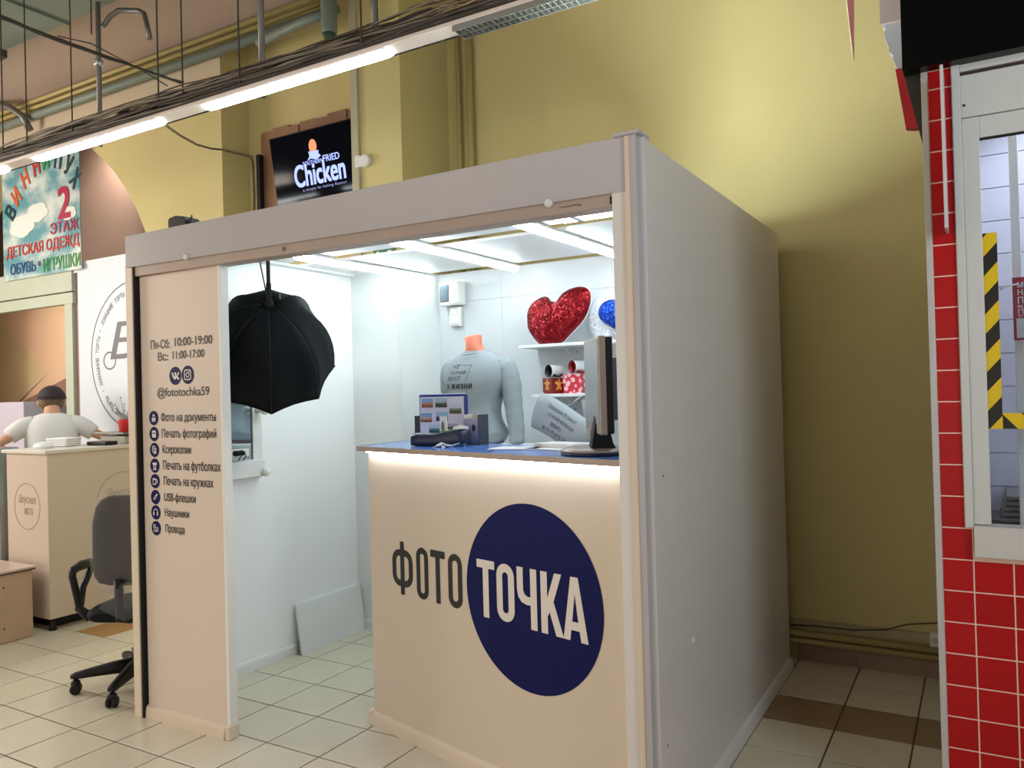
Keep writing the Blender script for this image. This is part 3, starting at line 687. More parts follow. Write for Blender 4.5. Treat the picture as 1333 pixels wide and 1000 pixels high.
obj('sign_plate', bx(-3.352, -3.178, 3.988, 3.996, 2.335, 2.44), mat('green_sign', (30, 112, 78), .4), t)
for x0, x1 in ((-3.325, -3.305), (-3.235, -3.205)): obj('pictogram', bx(x0, x1, 3.986, 3.989, 2.36, 2.42), vinylw, t)

# device on the kiosk roof
t = thing('roof_device', 'small black device with a cable on top of the kiosk fascia', 'device', (-3.28, 2.5, 2.29))
obj('device_body', MB().prism([(-3.345,2.29),(-3.215,2.29),(-3.215,2.352),(-3.235,2.372),(-3.29,2.382),(-3.335,2.376),(-3.345,2.368)], (0,2.47,0), EX, EZ, -.09), black, t, bev=.004)
obj('device_cable', MB().tube([(-3.24,2.52,2.36),(-3.21,2.5,2.378),(-3.17,2.47,2.36),(-3.14,2.45,2.295)], .004, 6), black, t)

# ---- distribution box on rear wall
t = thing('fuse_box', 'white fuse box with smoked window on the kiosk rear wall', 'fuse box', (-2.96, 4.33, 2.07))
obj('box_body', bx(-3.045, -2.885, 4.27, 4.35, 2.07, 2.225), white_pl, t, bev=.008)
obj('window_cover', bx(-3.035, -2.965, 4.262, 4.272, 2.095, 2.205), mat('smoked_plastic', (96, 112, 122), .15), t, bev=.004)
obj('cover_plate', bx(-2.96, -2.892, 4.262, 4.272, 2.08, 2.217), white_pl, t, bev=.003)
obj('screw', MB().lathe([(.004,0),(.004,.002)], (-2.955,4.262,2.083), (0,-1,0), 8), ink_g, t)
t = thing('wall_switch', 'white socket strip below the fuse box', 'socket', (-2.95, 4.33, 1.93))
obj('switch_body', bx(-2.995, -2.915, 4.31, 4.35, 1.935, 2.065), white_pl, t, bev=.006)
obj('rocker', bx(-2.98, -2.93, 4.302, 4.312, 1.95, 1.99), white_pl, t, bev=.003)
obj('rocker', bx(-2.98, -2.93, 4.302, 4.312, 2.01, 2.05), white_pl, t, bev=.003)

# ================================================================== SERVICE COUNTER
A = Vector((-2.437+.02*.967, 2.811-.02*.255, 0)); cu_ = Vector((.967, -.255, 0)).normalized(); cn = Vector((-cu_.y, cu_.x, 0))  # cn points back
C_ = thing('service_counter', 'white service counter with big navy circle and lettering', 'counter', A)
LEN = 1.49
def cq(s_, n_, z): return A+cu_*(s_-.02)+cn*n_+EZ*z     # s as measured from the left bottom corner
front_m = mat('warm_white_counter', (220, 206, 186), .42, var=.012)
obj('front_panel', MB().obox(cq(LEN/2+.01, .012, .622), cu_, cn, EZ, (LEN-.02)/2, .012, .6225), front_m, C_)
obj('side_board', MB().obox(cq(.012+.02, .19, .62), cu_, cn, EZ, .012, .17, .6205), white_in, C_)
obj('inner_shelf', MB().obox(cq(.78, .19, .6), cu_, cn, EZ, .72, .16, .01), white_in, C_)
obj('worktop', MB().prism([(-2.455,2.772),(-1.0,2.383),(-.96,2.47),(-.96,2.79),(-2.49,3.185)], (0,0,1.247), EX, EY, .02), blue_top, C_)
eu = Vector((1.455,-.389,0)).normalized(); en = Vector((-eu.y, eu.x, 0))
obj('edge_band', MB().obox(Vector((-2.455,2.772,1.2575))+eu*.752-en*.002, eu, en, EZ, .752, .002, .0108), beige_edge, C_)
obj('edge_band', MB().obox(Vector((-2.474,2.98,1.2575))+Vector((-.002,0,0)), Vector((.083,-.996,0)), Vector((.996,.083,0)), EZ, .205, .002, .0108), beige_edge, C_)
obj('led_strip', MB().obox(cq(.75, -.018, 1.243), cu_, cn, EZ, .715, .005, .003), ledm, C_)
p0, p1 = cq(.02, 0, 0), cq(LEN, 0, 0); skirt('skirting', p0.x, p0.y, p1.x, p1.y, -cn.x, -cn.y, C_, mat('warm_white_trim', (0,0,0)), .06, .016)
obj('skirting_end', MB().obox(cq(.008, .01, .033), cu_, cn, EZ, .012, .03, .033), mat('warm_white_trim', (0,0,0)), C_, bev=.006)
co = A - cu_*.02
flat('logo_disc', [circ(1.026, .738, .347, 96)], navy, C_, co, cu_, EZ, .0012)
def ringO(x0, x1, y0, y1, w): return [rrect(x0, x1, y0, y1, .052, 8), rrect(x0+w, x1-w, y0+w, y1-w, .024, 8)]
W_ = .030; zb, zt = .629, .848
lt = mat('black_logo_letter', (30, 32, 30), .45)
def letter(loops, m_, lift): return flat('letter', loops, m_, C_, co, cu_, EZ, lift)
letter(ringO(.185, .330, .662, .822, .028), lt, .0012); letter([rect(.243, .271, .627, .858)], lt, .0014)
letter(ringO(.356, .436, zb, zt, W_-.004), lt, .0012)
letter([[(.452,zt),(.546,zt),(.546,zt-.03),(.513,zt-.03),(.513,zb),(.485,zb),(.485,zt-.03),(.452,zt-.03)]], lt, .0012)
letter(ringO(.565, .652, zb, zt, W_-.003), lt, .0012)
letter([[(.742,zt),(.842,zt),(.842,zt-.032),(.808,zt-.032),(.808,zb-.003),(.776,zb-.003),(.776,zt-.032),(.742,zt-.032)]], vinylw, .0024)
letter(ringO(.853, .948, zb, zt, .032), vinylw, .0024)
letter([[(.963,zt),(.995,zt),(.995,.765),(1.003,.748),(1.020,.742),(1.032,.742),(1.032,zt),(1.064,zt),(1.064,zb-.004),(1.032,zb-.004),(1.032,.712),(1.010,.712),(.985,.719),(.969,.737),(.963,.762)]], vinylw, .0024)
letter([[(1.084,zt),(1.116,zt),(1.116,.755),(1.152,zt),(1.186,zt),(1.146,.745),(1.192,zb-.004),(1.156,zb-.004),(1.126,.705),(1.116,.688),(1.116,zb-.004),(1.084,zb-.004)]], vinylw, .0024)
letter([[(1.228,zt),(1.262,zt),(1.304,zb-.004),(1.271,zb-.004),(1.265,.662),(1.227,.662),(1.221,zb-.004),(1.190,zb-.004)], [(1.232,.692),(1.260,.692),(1.246,.79)]], vinylw, .0024)

# ---- things on the counter
WT = 1.2675
BA = Vector((-2.40, 3.10, 0)); 
def bq(s_, n_, z): return BA+cu_*s_+cn*n_+EZ*z
t = thing('photo_board', 'small white board in a blue frame with seven pinned photos', 'board', bq(.24, 0, WT), None)
obj('board_frame', MB().obox(bq(.24, .008, 1.382), cu_, cn, EZ, .172, .008, .1145), mat('blue_plastic_frame', (38, 46, 132), .35), t, bev=.008)
obj('board_face', MB().obox(bq(.24, -.001, 1.385), cu_, cn, EZ, .158, .002, .098), mat('lilac_white_board', (214, 216, 234), .35), t)
def photo_mat(i):
    m = bpy.data.materials.new('printed_photo'); m.use_nodes = True; nt = m.node_tree; b = nt.nodes['Principled BSDF']; b.inputs['Roughness'].default_value = .3
    tc = nt.nodes.new('ShaderNodeTexCoord'); sep = nt.nodes.new('ShaderNodeSeparateXYZ'); nt.links.new(tc.outputs['Generated'], sep.inputs[0])
    nz = nt.nodes.new('ShaderNodeTexNoise'); nz.inputs['Scale'].default_value = 7; nz.noise_dimensions = '4D'; nz.inputs['W'].default_value = i*3.1; nt.links.new(tc.outputs['Generated'], nz.inputs['Vector'])
    ad = nt.nodes.new('ShaderNodeMath'); ad.operation = 'MULTIPLY_ADD'; ad.inputs[1].default_value = .55; nt.links.new(nz.outputs['Fac'], ad.inputs[0]); nt.links.new(sep.outputs['Z'], ad.inputs[2])
    cr = nt.nodes.new('ShaderNodeValToRGB'); nt.links.new(ad.outputs[0], cr.inputs[0])
    pal = [[(60,40,50),(176,96,70),(190,120,90),(126,170,214)], [(70,70,56),(40,66,50),(84,104,84),(170,190,206)], [(120,90,60),(60,84,60),(110,130,96),(206,214,222)],
           [(60,40,50),(150,86,66),(210,160,120),(120,160,206)], [(50,60,80),(34,60,76),(60,110,130),(150,196,226)], [(40,70,100),(30,60,84),(90,140,170),(180,206,226)], [(70,64,60),(90,84,76),(60,70,66),(170,176,186)]][i]
    cr.color_ramp.interpolation = 'EASE'
    cr.color_ramp.elements[0].position = .3; cr.color_ramp.elements[0].color = (*lin(pal[0]), 1); cr.color_ramp.elements[1].position = .92; cr.color_ramp.elements[1].color = (*lin(pal[3]), 1)
    e = cr.color_ramp.elements.new(.5); e.color = (*lin(pal[1]), 1); e = cr.color_ramp.elements.new(.7); e.color = (*lin(pal[2]), 1)
    nt.links.new(cr.outputs[0], b.inputs['Base Color']); return m
photo_labs = ['printed photo of a sunset shore, top left on the blue framed board', 'printed photo of dark green trees, top middle on the blue framed board', 'printed photo of a fountain among trees, at the right edge of the board', 'printed photo of a sunset shore, left in the middle row of the board', 'printed photo of blue towers, centre of the blue framed board', 'printed photo of blue towers, bottom of the board behind the terminal', 'printed photo of a grey building, bottom right of the board']
for i, (s0, s1, z0, z1) in enumerate(((.099,.182,1.433,1.476),(.201,.283,1.433,1.477),(.302,.384,1.404,1.449),(.088,.170,1.364,1.406),(.204,.288,1.369,1.411),(.150,.228,1.313,1.353),(.28,.363,1.331,1.358))):
    q = obj('pinned_photo', MB().obox(bq((s0+s1)/2, -.0045, (z0+z1)/2), cu_, cn, EZ, (s1-s0)/2, .0012, (z1-z0)/2), photo_mat(i))
    tag(q, photo_labs[i], 'photo', 'photos on the blue framed board')
tag(obj('ring_binder', MB().obox(bq(.045, .06, WT+.062), cu_, cn, EZ, .065, .02, .062), mat('dark_green_board', (34, 46, 50), .5), bev=.003), 'dark upright binder half hidden behind the photo board', 'binder')
# payment terminal lying on the counter
t = thing('payment_terminal', 'dark blue payment terminal with keypad lying on the counter', 'terminal', (-2.09, 2.87, WT))
td = Vector((.93, .03, .0)).normalized(); te = Vector((-td.y, td.x, 0)); tc0 = Vector((-2.055, 2.865, WT))
rings = []
for s_, hw, h0, h1 in ((-.145,.02,.008,.035),(-.135,.036,.002,.045),(-.10,.041,.0,.054),(-.02,.038,.002,.052),(.06,.044,.004,.066),(.11,.044,.01,.074),(.135,.036,.014,.068),(.145,.02,.02,.055)):
    rings.append([tc0+td*s_+te*a*hw+EZ*(h0+(h1-h0)*z) for a, z in ((-1,.2),(-.9,.02),(0,0),(.9,.02),(1,.2),(1,.75),(.85,.97),(0,1),(-.85,.97),(-1,.75))])
tb = obj('terminal_body', MB().ring_loft(rings), mat('navy_plastic', (22, 34, 58), .35), t)
obj('display', MB().obox(tc0+td*.045+EZ*.066-te*.012, td+EZ*.1, te, EZ-td*.1, .035, .024, .002), mat('green_display', (60, 140, 72), .3), t)
for i in range(4):
    for j in range(3):
        obj('key', MB().obox(tc0+td*(-.118+i*.022)+te*(-.024+j*.02)+EZ*(.0535-.0005*(i)), td, te, EZ, .008, .007, .003), mat('pale_key', (186, 190, 196), .4), t)
obj('receipt', MB().prism([(-.03,0),(.045,0),(.05,.022),(0,.03),(-.03,.02)], tc0+td*.09+te*.01+EZ*.062, td, (0,.2,1), .001), paper, t)
obj('screen_glass', MB().obox(tc0+td*.112+EZ*.0765-te*.005, td, te, EZ, .02, .03, .0012), mat('pale_key', (0,0,0)), t)
mb = MB()
for k in range(9):
    a = k*.8; c = Vector((-1.99+.012*k-.04, 2.80+.01*math.sin(k*2), WT+.004+.004*(k%3)))
    mb.obox(c, (math.cos(a), math.sin(a), .25), (-math.sin(a), math.cos(a), .1), (0,0,1), .022, .008, .0012)
tag(obj('torn_paper', mb, paper), 'crumpled white paper scraps in front of the terminal', 'paper')
# leaflet stand + holder
t = thing('leaflet_stand', 'upright white card with oval picture beside the terminal', 'card', bq(.39, -.13, WT))
obj('card', MB().obox(bq(.395,-.12,WT+.065), Vector((.9,-.45,0)), Vector((.45,.9,0)), EZ, .03, .003, .065), paper, t)
flat('printed_oval', [circ(0, .082, .014, 20, .026)], mat('grey_green_print', (110,118,112), .4), t, bq(.395,-.1238,WT), Vector((.9,-.45,0)), EZ, .001)
flat('printed_oval', [circ(0, .03, .012, 16, .01)], mat('grey_green_print', (110,118,112), .4), t, bq(.395,-.1238,WT), Vector((.9,-.45,0)), EZ, .001)
t = thing('leaflet_holder', 'beige open box holding lilac leaflets on the counter', 'holder', bq(.48, -.02, WT))
hm = mat('beige_card', (212, 206, 196), .5)
obj('holder_back', MB().obox(bq(.475,.03,WT+.067), cu_, cn, EZ, .05, .002, .067), hm, t)
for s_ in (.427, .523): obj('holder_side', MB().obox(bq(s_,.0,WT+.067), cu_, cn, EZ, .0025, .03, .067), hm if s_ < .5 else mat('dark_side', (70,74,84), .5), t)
obj('holder_front', MB().obox(bq(.475,-.03,WT+.0675), cu_, cn, EZ, .046, .0015, .0475), mat('lilac_leaflet', (168, 164, 192), .4), t)
obj('leaflet', MB().obox(bq(.475,-.01,WT+.06), cu_, cn, EZ, .043, .012, .055), mat('lilac_leaflet', (0,0,0)), t)
flat('printed_emblem', [circ(.02, .075, .011, 16, .016)], mat('navy_plastic', (0,0,0)), t, bq(.475,-.0316,WT), cu_, EZ, .001)
# notice papers
t = thing('notice_sheet', 'large white paper with handwritten Russian notice leaning behind the counter', 'paper', (-1.65, 3.15, 1.26))
na = math.radians(-24); pA = Vector((-1.9, 3.15, 0))
nu = cu_*math.cos(na)+EZ*math.sin(na); nv = -cu_*math.sin(na)+EZ*math.cos(na)
nc = pA+cu_*.355+EZ*1.345
mb = MB(); rings = []
for i in range(9):
    s_ = -.175+.35*i/8
    rings.append([nc+nu*s_+nv*v_+cn*(.02*(v_/.09)**2+.012*math.sin(i*.7)) for v_ in (-.085,-.045,0,.045,.085)])
vs = [p for r in rings for p in r]
mb.add(vs, [(a*5+b_, (a+1)*5+b_, (a+1)*5+b_+1, a*5+b_+1) for a in range(8) for b_ in range(4)], True)
sheet = obj('sheet', mb, mat('bluish_paper', (186, 200, 208), .6), t)
sheet.modifiers.new('solid', 'SOLIDIFY').thickness = .0012
for s, s0, s1, z0, z1 in (('Перерыв 30 минут', -.115, .075, .035, .058), ('по всем вопросам', -.10, .075, .0, .021), ('звоните', -.075, .0, -.032, -.012), ('8 919 475 35', -.115, .045, -.066, -.045)):
    q = text('handwriting', s, ink_g, t, nc+nu*s0+nv*z0-cn*.03, nu, nv, s1-s0, z1-z0, bold=.002, shear=.25)
    conform(q, [sheet], cn, .0012)
t = thing('note_sheet', 'second handwritten paper half behind the monitor', 'paper', (-1.42, 3.12, 1.3))
n2 = math.radians(12); mu = cu_*math.cos(n2)+EZ*math.sin(n2); mv = -cu_*math.sin(n2)+EZ*math.cos(n2); mc = pA+cu_*.55+cn*.03+EZ*1.40
obj('sheet', MB().obox(mc, mu, cn, mv, .09, .0008, .075), mat('bluish_paper', (0,0,0)), t)
for k, (s, a, b_) in enumerate((('Так', -.075, -.03), ('что', -.07, -.03), ('надо', -.075, -.02))):
    text('handwriting', s, ink_g, t, mc+mu*a+mv*(.03-.035*k)-cn*.0012, mu, mv, b_-a, .016, shear=.2)
tag(obj('white_cable', MB().tube([(-1.66,3.18,1.40),(-1.58,3.17,1.42),(-1.50,3.16,1.47),(-1.40,3.15,1.49)], .004, 6), mat('grey_blue_cable', (170,180,196), .4)), 'thin pale cable rising behind the notice sheets', 'cable')
for (x, y, w_, h_, a, lab) in ((-1.62, 2.79, .10, .07, .1, 'white paper sheet lying flat left on the blue worktop'), (-1.42, 2.80, .14, .08, -.25, 'white paper sheet lying on the worktop by the monitor base')):
    m_ = MB(); m_.obox((x, y, WT+.002), (math.cos(a), math.sin(a), 0), (-math.sin(a), math.cos(a), 0), EZ, w_, h_, .0015)
    tag(obj('paper_sheet', m_, paper), lab, 'paper')
tag(obj('paper_stack', MB().obox((-1.45, 2.86, WT+.012), cu_, cn, EZ, .10, .06, .008), paper, bev=.002), 'thin stack of white forms between sheets and monitor', 'paper')
t = thing('keyring', 'small dark key ring on the worktop edge', 'keys', (-1.66, 2.67, WT))
obj('ring', MB().tube([(-1.664+.011*math.cos(a), 2.66+.011*math.sin(a), WT+.002) for a in [2*PI*i/12 for i in range(13)]], .0016, 5), ink_g, t)
obj('key', MB().obox((-1.662, 2.645, WT+.002), (1,.3,0), (-.3,1,0), EZ, .004, .014, .001), ink_g, t)
# monitor
t = thing('monitor', 'silver and black computer monitor seen almost edge on beside the post', 'monitor', (-1.18, 2.63, WT))
nn, ff = Vector((-1.09, 2.46, 0)), Vector((-1.285, 2.76, 0)); md = (ff-nn).normalized(); mf = Vector((-md.y, md.x, 0))
if mf.dot(Vector((-1,-.2,0))) < 0: mf = -mf
mc = (nn+ff)/2; ML = (ff-nn).length/2
silver = mat('silver_plastic', (158, 148, 140), .35, metal=.2)
obj('bezel', MB().obox(mc+EZ*1.512, md, mf, EZ, ML, .012, .168), silver, t, bev=.004)
obj('screen_face', MB().obox(mc+EZ*1.525+mf*.012, md, mf, EZ, ML-.014, .0015, .145), mat('grey_screen', (150, 160, 162), .25), t)
obj('back_case', MB().obox(mc+EZ*1.512-mf*.024, md, mf, EZ, ML-.004, .013, .165), black, t, bev=.006)
obj('back_bulge', MB().obox(mc+EZ*1.50-mf*.05, md, mf, EZ, ML*.6, .02, .11), mat('grey_back', (84, 94, 108), .4), t, bev=.012)
obj('stand_neck', MB().prism([(-.045,0),(.05,0),(.035,.03),(.012,.14),(-.02,.14)], mc+EZ*(WT+.015)-mf*.01-md*.03, -mf, EZ, .06), black, t, bev=.004)
obj('hinge', MB().obox(mc+EZ*(WT+.07)-mf*.0+md*.035, md, mf, EZ, .03, .022, .02), silver, t, bev=.003)
bc = mc+md*.0
obj('base_rim', MB().lathe([(.128,0),(.13,.006),(.128,.012)], (bc.x, bc.y, WT), (0,0,1), 40), mat('navy_plastic', (0,0,0)), t)
obj('base_plate', MB().lathe([(.13,.012),(.127,.018),(.10,.026),(.03,.032)], (bc.x, bc.y, WT), (0,0,1), 40), silver, t)

# ================================================================== MANNEQUIN
mx, my = -2.49, 3.85
t = thing('display_cabinet', 'low white cabinet behind the counter carrying the mannequin', 'cabinet', (-2.45, 3.9, 0))
obj('cabinet_body', bx(-2.78, -2.17, 3.68, 4.10, 0, 1.165), white_in, t)
obj('cabinet_top', bx(-2.80, -2.15, 3.66, 4.12, 1.165, 1.19), white_in, t, bev=.003)
obj('cabinet_door', bx(-2.765, -2.185, 3.668, 3.68, .1, 1.14), white_in, t, bev=.002)
t = thing('mannequin_torso', 'salmon pink headless mannequin bust inside the grey sweatshirt', 'mannequin', (mx, my, 1.19))
skin = mat('salmon_plastic', (238, 140, 112), .4)
def ell(cx, cy, cz, rx, ry, n=28, tx=0, f=None):
    return [(cx+rx*math.cos(2*PI*i/n)*(f(2*PI*i/n) if f else 1), cy+ry*math.sin(2*PI*i/n)*(f(2*PI*i/n) if f else 1), cz+tx*math.cos(2*PI*i/n)) for i in range(n)]
obj('bust', MB().ring_loft([ell(mx,my,1.19,.13,.08), ell(mx,my,1.35,.125,.08), ell(mx,my,1.5,.15,.09), ell(mx,my,1.62,.16,.085), ell(mx,my,1.68,.13,.07), ell(mx,my-.0,1.715,.085,.06), ell(mx-.004,my-.012,1.74,.058,.055), ell(mx-.005,my-.02,1.775,.047,.05), ell(mx-.006,my-.022,1.815,.050,.052,tx=.006), ell(mx-.006,my-.022,1.822,.046,.048,tx=.006)]), skin, t)
t = thing('grey_sweatshirt', 'grey sweatshirt with Russian slogan and thin square print on the mannequin', 'sweatshirt', (mx, my, 1.2))
fab = mat('grey_melange_knit', (154, 164, 170), .9, var=.06, vs=120, bump=.12, bs=300)
def wr(z, k):
    return lambda a: 1+(.022*math.sin(3*a+z*26+k)+.014*math.sin(7*a-z*45+k))*min(1, max(.15, (1.56-z)*6))
mb = MB()
sec = [(1.215,.145,.098),(1.222,.158,.108),(1.25,.170,.118),(1.262,.182,.128),(1.30,.160,.122),(1.34,.142,.112),(1.40,.130,.104),(1.46,.144,.110),(1.54,.186,.130),(1.60,.203,.125),(1.645,.208,.112),(1.675,.19,.098),(1.70,.15,.088),(1.722,.105,.078),(1.735,.082,.073)]
mb.ring_loft([ell(mx, my-.008*math.sin((z-1.2)*6), z, rx, ry, 44, f=wr(z, 0) if 1.26 < z < 1.68 else None) for z, rx, ry in sec], caps=False)
for i_, p_ in enumerate(mb.v):
    a_ = math.atan2((p_.y-my)/.12, (p_.x-mx)/.19); k_s = 1+.10*abs(math.sin(2*a_))*min(1, max(0, (1.70-p_.z)*8)); mb.v[i_] = Vector((mx+(p_.x-mx)*k_s, my+(p_.y-my)*k_s, p_.z))
torso = obj('body_panel', mb, fab, t)
sub = torso.modifiers.new('s', 'SUBSURF'); sub.levels = 1; sub.render_levels = 2
def sleeve(pts, rs):
    m_ = MB(); P = [Vector(p) for p in pts]; fine = []; fr = []
    for i in range(len(P)-1):
        for k in range(5):
            f_ = k/5; fine.append(P[i].lerp(P[i+1], f_)); fr.append(rs[i]*(1-f_)+rs[i+1]*f_ + .0025*math.sin((i*5+k)*1.9))
    fine.append(P[-1]); fr.append(rs[-1]); m_.tube(fine, 0, 20, rs=fr); return m_
for sgn in (1, -1):
    if sgn == 1: pts = [(mx+.15,my,1.655),(mx+.20,my,1.62),(mx+.225,my+.0,1.54),(mx+.240,my-.005,1.42),(mx+.262,my-.02,1.30),(mx+.278,my-.04,1.205)]
    else: pts = [(mx-.145,my,1.655),(mx-.195,my+.01,1.62),(mx-.215,my+.03,1.54),(mx-.215,my+.06,1.42),(mx-.20,my+.08,1.30),(mx-.19,my+.09,1.215)]
    o = obj('sleeve', sleeve(pts, [.055,.060,.058,.052,.047,.042]), fab, t)
    o.modifiers.new('s', 'SUBSURF').levels = 1
obj('collar', MB().tube([(mx-.003+.083*math.cos(a), my-.006+.072*math.sin(a), 1.728+.004*math.cos(a)-.012*max(0,-math.sin(a))) for a in [2*PI*i/28 for i in range(29)]], .0075, 8, caps=False), fab, t)
obj('hem_band', MB().ring_loft([ell(mx,my,1.205,.146,.10,36), ell(mx,my,1.21,.156,.108,36), ell(mx,my,1.238,.162,.112,36), ell(mx,my,1.245,.150,.10,36)]), mat('grey_rib', (96, 112, 138), .9), t)
obj('neck_tag', bx(mx-.012, mx+.012, my+.055, my+.06, 1.715, 1.735), ink, t)
yo = my-.2
def stext(s, x0, x1, z0, z1, bold, sh): 
    q = text('slogan', s, ink, t, (x0*1.0, yo, z0), EX, EZ, x1-x0, z1-z0, bold=bold, shear=sh, space=1.25); conform(q, [torso], EY, .003); return q
stext('НЕ', -2.582, -2.536, 1.637, 1.659, .014, .28)
stext('ТЕРЯЙ', -2.600, -2.488, 1.603, 1.625, .014, .28)
stext('ВКУС', -2.612, -2.522, 1.569, 1.591, .014, .28)
stext('К ЖИЗНИ', -2.622, -2.440, 1.520, 1.550, .035, .0)
def sline(x0, z0, x1, z1, w_=.0022):
    d = Vector((x1-x0, z1-z0)).normalized(); n = Vector((-d.y, d.x))*w_/2; m_ = MB(); k = 14
    for i in range(k):
        a, b_ = i/k, (i+1)/k
        p, q = Vector((x0+(x1-x0)*a, z0+(z1-z0)*a)), Vector((x0+(x1-x0)*b_, z0+(z1-z0)*b_))
        m_.add([(p.x+n.x,yo,p.y+n.y),(p.x-n.x,yo,p.y-n.y),(q.x-n.x,yo,q.y-n.y),(q.x+n.x,yo,q.y+n.y)], [(0,1,2,3)])
    o = obj('print_line', m_, ink, t); conform(o, [torso], EY, .0025)
sline(-2.545, 1.655, -2.452, 1.653); sline(-2.452, 1.653, -2.482, 1.560); sline(-2.482, 1.524, -2.482, 1.462); sline(-2.482, 1.462, -2.632, 1.462); sline(-2.632, 1.462, -2.632, 1.522); sline(-2.595, 1.636, -2.604, 1.62)

# ================================================================== SHELVES with goods
def shelf(name, z, lab, x0=-2.365):
    q = thing(name, lab, 'shelf', (-1.65, 4.24, z-.02))
    obj('shelf_board', bx(x0, -.956, 4.12, 4.349, z-.018, z), mat('white_shelf', (238,240,242), .3), q, bev=.002)
    for xx_ in (-2.12, -1.35):
        obj('bracket', MB().prism([(0,0),(.11,0),(.11,-.008),(.008,-.05),(0,-.05)], (xx_, 4.349, z-.018), (0,-1,0), EZ, .012), white_pl, q)
        for k in range(2): obj('screw', MB().lathe([(.005,0),(.005,.003)], (xx_+.03-.02*k, 4.349, z-.045-.05*k), (0,-1,0), 8), ink_g, q)
    return q
shelf('wall_shelf', 1.772, 'upper white wall shelf carrying the sequin cushions')
shelf('wall_shelf', 1.478, 'lower white wall shelf carrying the gift boxes', -2.285)
def sequin(name, rgb, dark, hi, metal=.75):
    m = bpy.data.materials.new(name); m.use_nodes = True; nt = m.node_tree; b = nt.nodes['Principled BSDF']
    tc = nt.nodes.new('ShaderNodeTexCoord'); vo = nt.nodes.new('ShaderNodeTexVoronoi'); vo.inputs['Scale'].default_value = 130
    nt.links.new(tc.outputs['Object'], vo.inputs['Vector'])
    nz = nt.nodes.new('ShaderNodeTexNoise'); nz.inputs['Scale'].default_value = 11; nz.inputs['Detail'].default_value = 3; nt.links.new(tc.outputs['Object'], nz.inputs['Vector'])
    sb = nt.nodes.new('ShaderNodeVectorMath'); sb.operation = 'SUBTRACT'; sb.inputs[1].default_value = (.5,.5,.5); nt.links.new(vo.outputs['Color'], sb.inputs[0])
    mr = nt.nodes.new('ShaderNodeMapRange'); mr.inputs[1].default_value = .35; mr.inputs[2].default_value = .65; mr.inputs[3].default_value = .25; mr.inputs[4].default_value = 1.3; nt.links.new(nz.outputs['Fac'], mr.inputs[0])
    sc = nt.nodes.new('ShaderNodeVectorMath'); sc.operation = 'SCALE'; nt.links.new(sb.outputs[0], sc.inputs[0]); nt.links.new(mr.outputs[0], sc.inputs['Scale'])
    ge = nt.nodes.new('ShaderNodeNewGeometry'); ad = nt.nodes.new('ShaderNodeVectorMath'); nt.links.new(ge.outputs['Normal'], ad.inputs[0]); nt.links.new(sc.outputs[0], ad.inputs[1])
    no = nt.nodes.new('ShaderNodeVectorMath'); no.operation = 'NORMALIZE'; nt.links.new(ad.outputs[0], no.inputs[0]); nt.links.new(no.outputs[0], b.inputs['Normal'])
    b.inputs['Base Color'].default_value = (*lin(rgb), 1); b.inputs['Metallic'].default_value = metal; b.inputs['Roughness'].default_value = .3
    return m
def cushion(name, label, prof, cx, cy, cz, s_, th, rot, m, tilt=.0, back=None, group='sequin cushions on the upper shelf'):
    n = 48; pts = [prof(2*PI*i/n) for i in range(n)]; ca, sa = math.cos(rot), math.sin(rot)
    pts = [(a*ca-b_*sa, a*sa+b_*ca) for a, b_ in pts]
    rings_f = []; R_ = 12; vs = []; fs = []; mb = MB()
    def layer(sg):
        out = []
        for k in range(R_+1):
            r = k/R_; h = th*math.sqrt(max(0, 1-r**2.4))*(1+.05*math.sin(r*9))
            out.append([(cx+a*r*s_, cy-sg*h+tilt*(b_*r*s_), cz+b_*r*s_) for a, b_ in pts])
        return out
    q = thing(name, label, 'cushion', (cx, cy, cz-s_), group)
    for part, sg, mm in (('sequin_side', 1, m), ('back_side', -1, back or m)):
        l_ = layer(sg); mb = MB(); l_[0] = [(a+1e-4*math.cos(i), b_, c+1e-4*math.sin(i)) for i, (a, b_, c) in enumerate(l_[0])]
        mb.ring_loft(l_, caps=False); mb.add(l_[0], [tuple(range(n))], True)
        obj(part, mb, mm, q)
    mb = MB(); mb.tube([(cx+a*s_, cy+tilt*b_*s_, cz+b_*s_) for a, b_ in pts]+[(cx+pts[0][0]*s_, cy+tilt*pts[0][1]*s_, cz+pts[0][1]*s_)], .003, 6, caps=False)
    obj('piping', mb, back or m, q); return q
def heart(a):
    return (19*math.copysign(abs(math.sin(a))**2.5, math.sin(a))/17, (12.6*math.cos(a)-5*math.cos(2*a)-2*math.cos(3*a)-math.cos(4*a)+2.5)/17)
HP = [(150,500),(150,400),(200,290),(300,220),(390,210),(440,275),(490,292),(530,280),(570,220),(640,150),(780,120),(880,160),(920,270),(900,420),(840,560),(740,680),(650,780),(600,830),(500,850),(340,850),(270,790),(200,690),(160,600)]
HP = [((a-535)/385*1.2, (485-b_)/385) for a, b_ in HP]
def heart2(a):
    f_ = (a/(2*PI))*len(HP); i = int(f_)%len(HP); f_ -= int(f_); p, q, r_, u_ = HP[i-1], HP[i], HP[(i+1)%len(HP)], HP[(i+2)%len(HP)]
    return tuple(.5*((2*q[k])+(-p[k]+r_[k])*f_+(2*p[k]-5*q[k]+4*r_[k]-u_[k])*f_**2+(-p[k]+3*q[k]-3*r_[k]+u_[k])*f_**3) for k in (0, 1))
redq = sequin('red_sequins', (128, 10, 22), 0, 0); bluq = sequin('blue_sequins', (20, 66, 176), 0, 0); silq = sequin('silver_sequins', (226, 232, 240), 0, 0, .3)
wfab = mat('white_plush', (226, 228, 234), .9)
cushion('heart_cushion', 'red sequin heart cushion on the upper shelf', heart2, -2.13, 4.19, 1.935, .176, .06, 0, redq, .12, wfab)
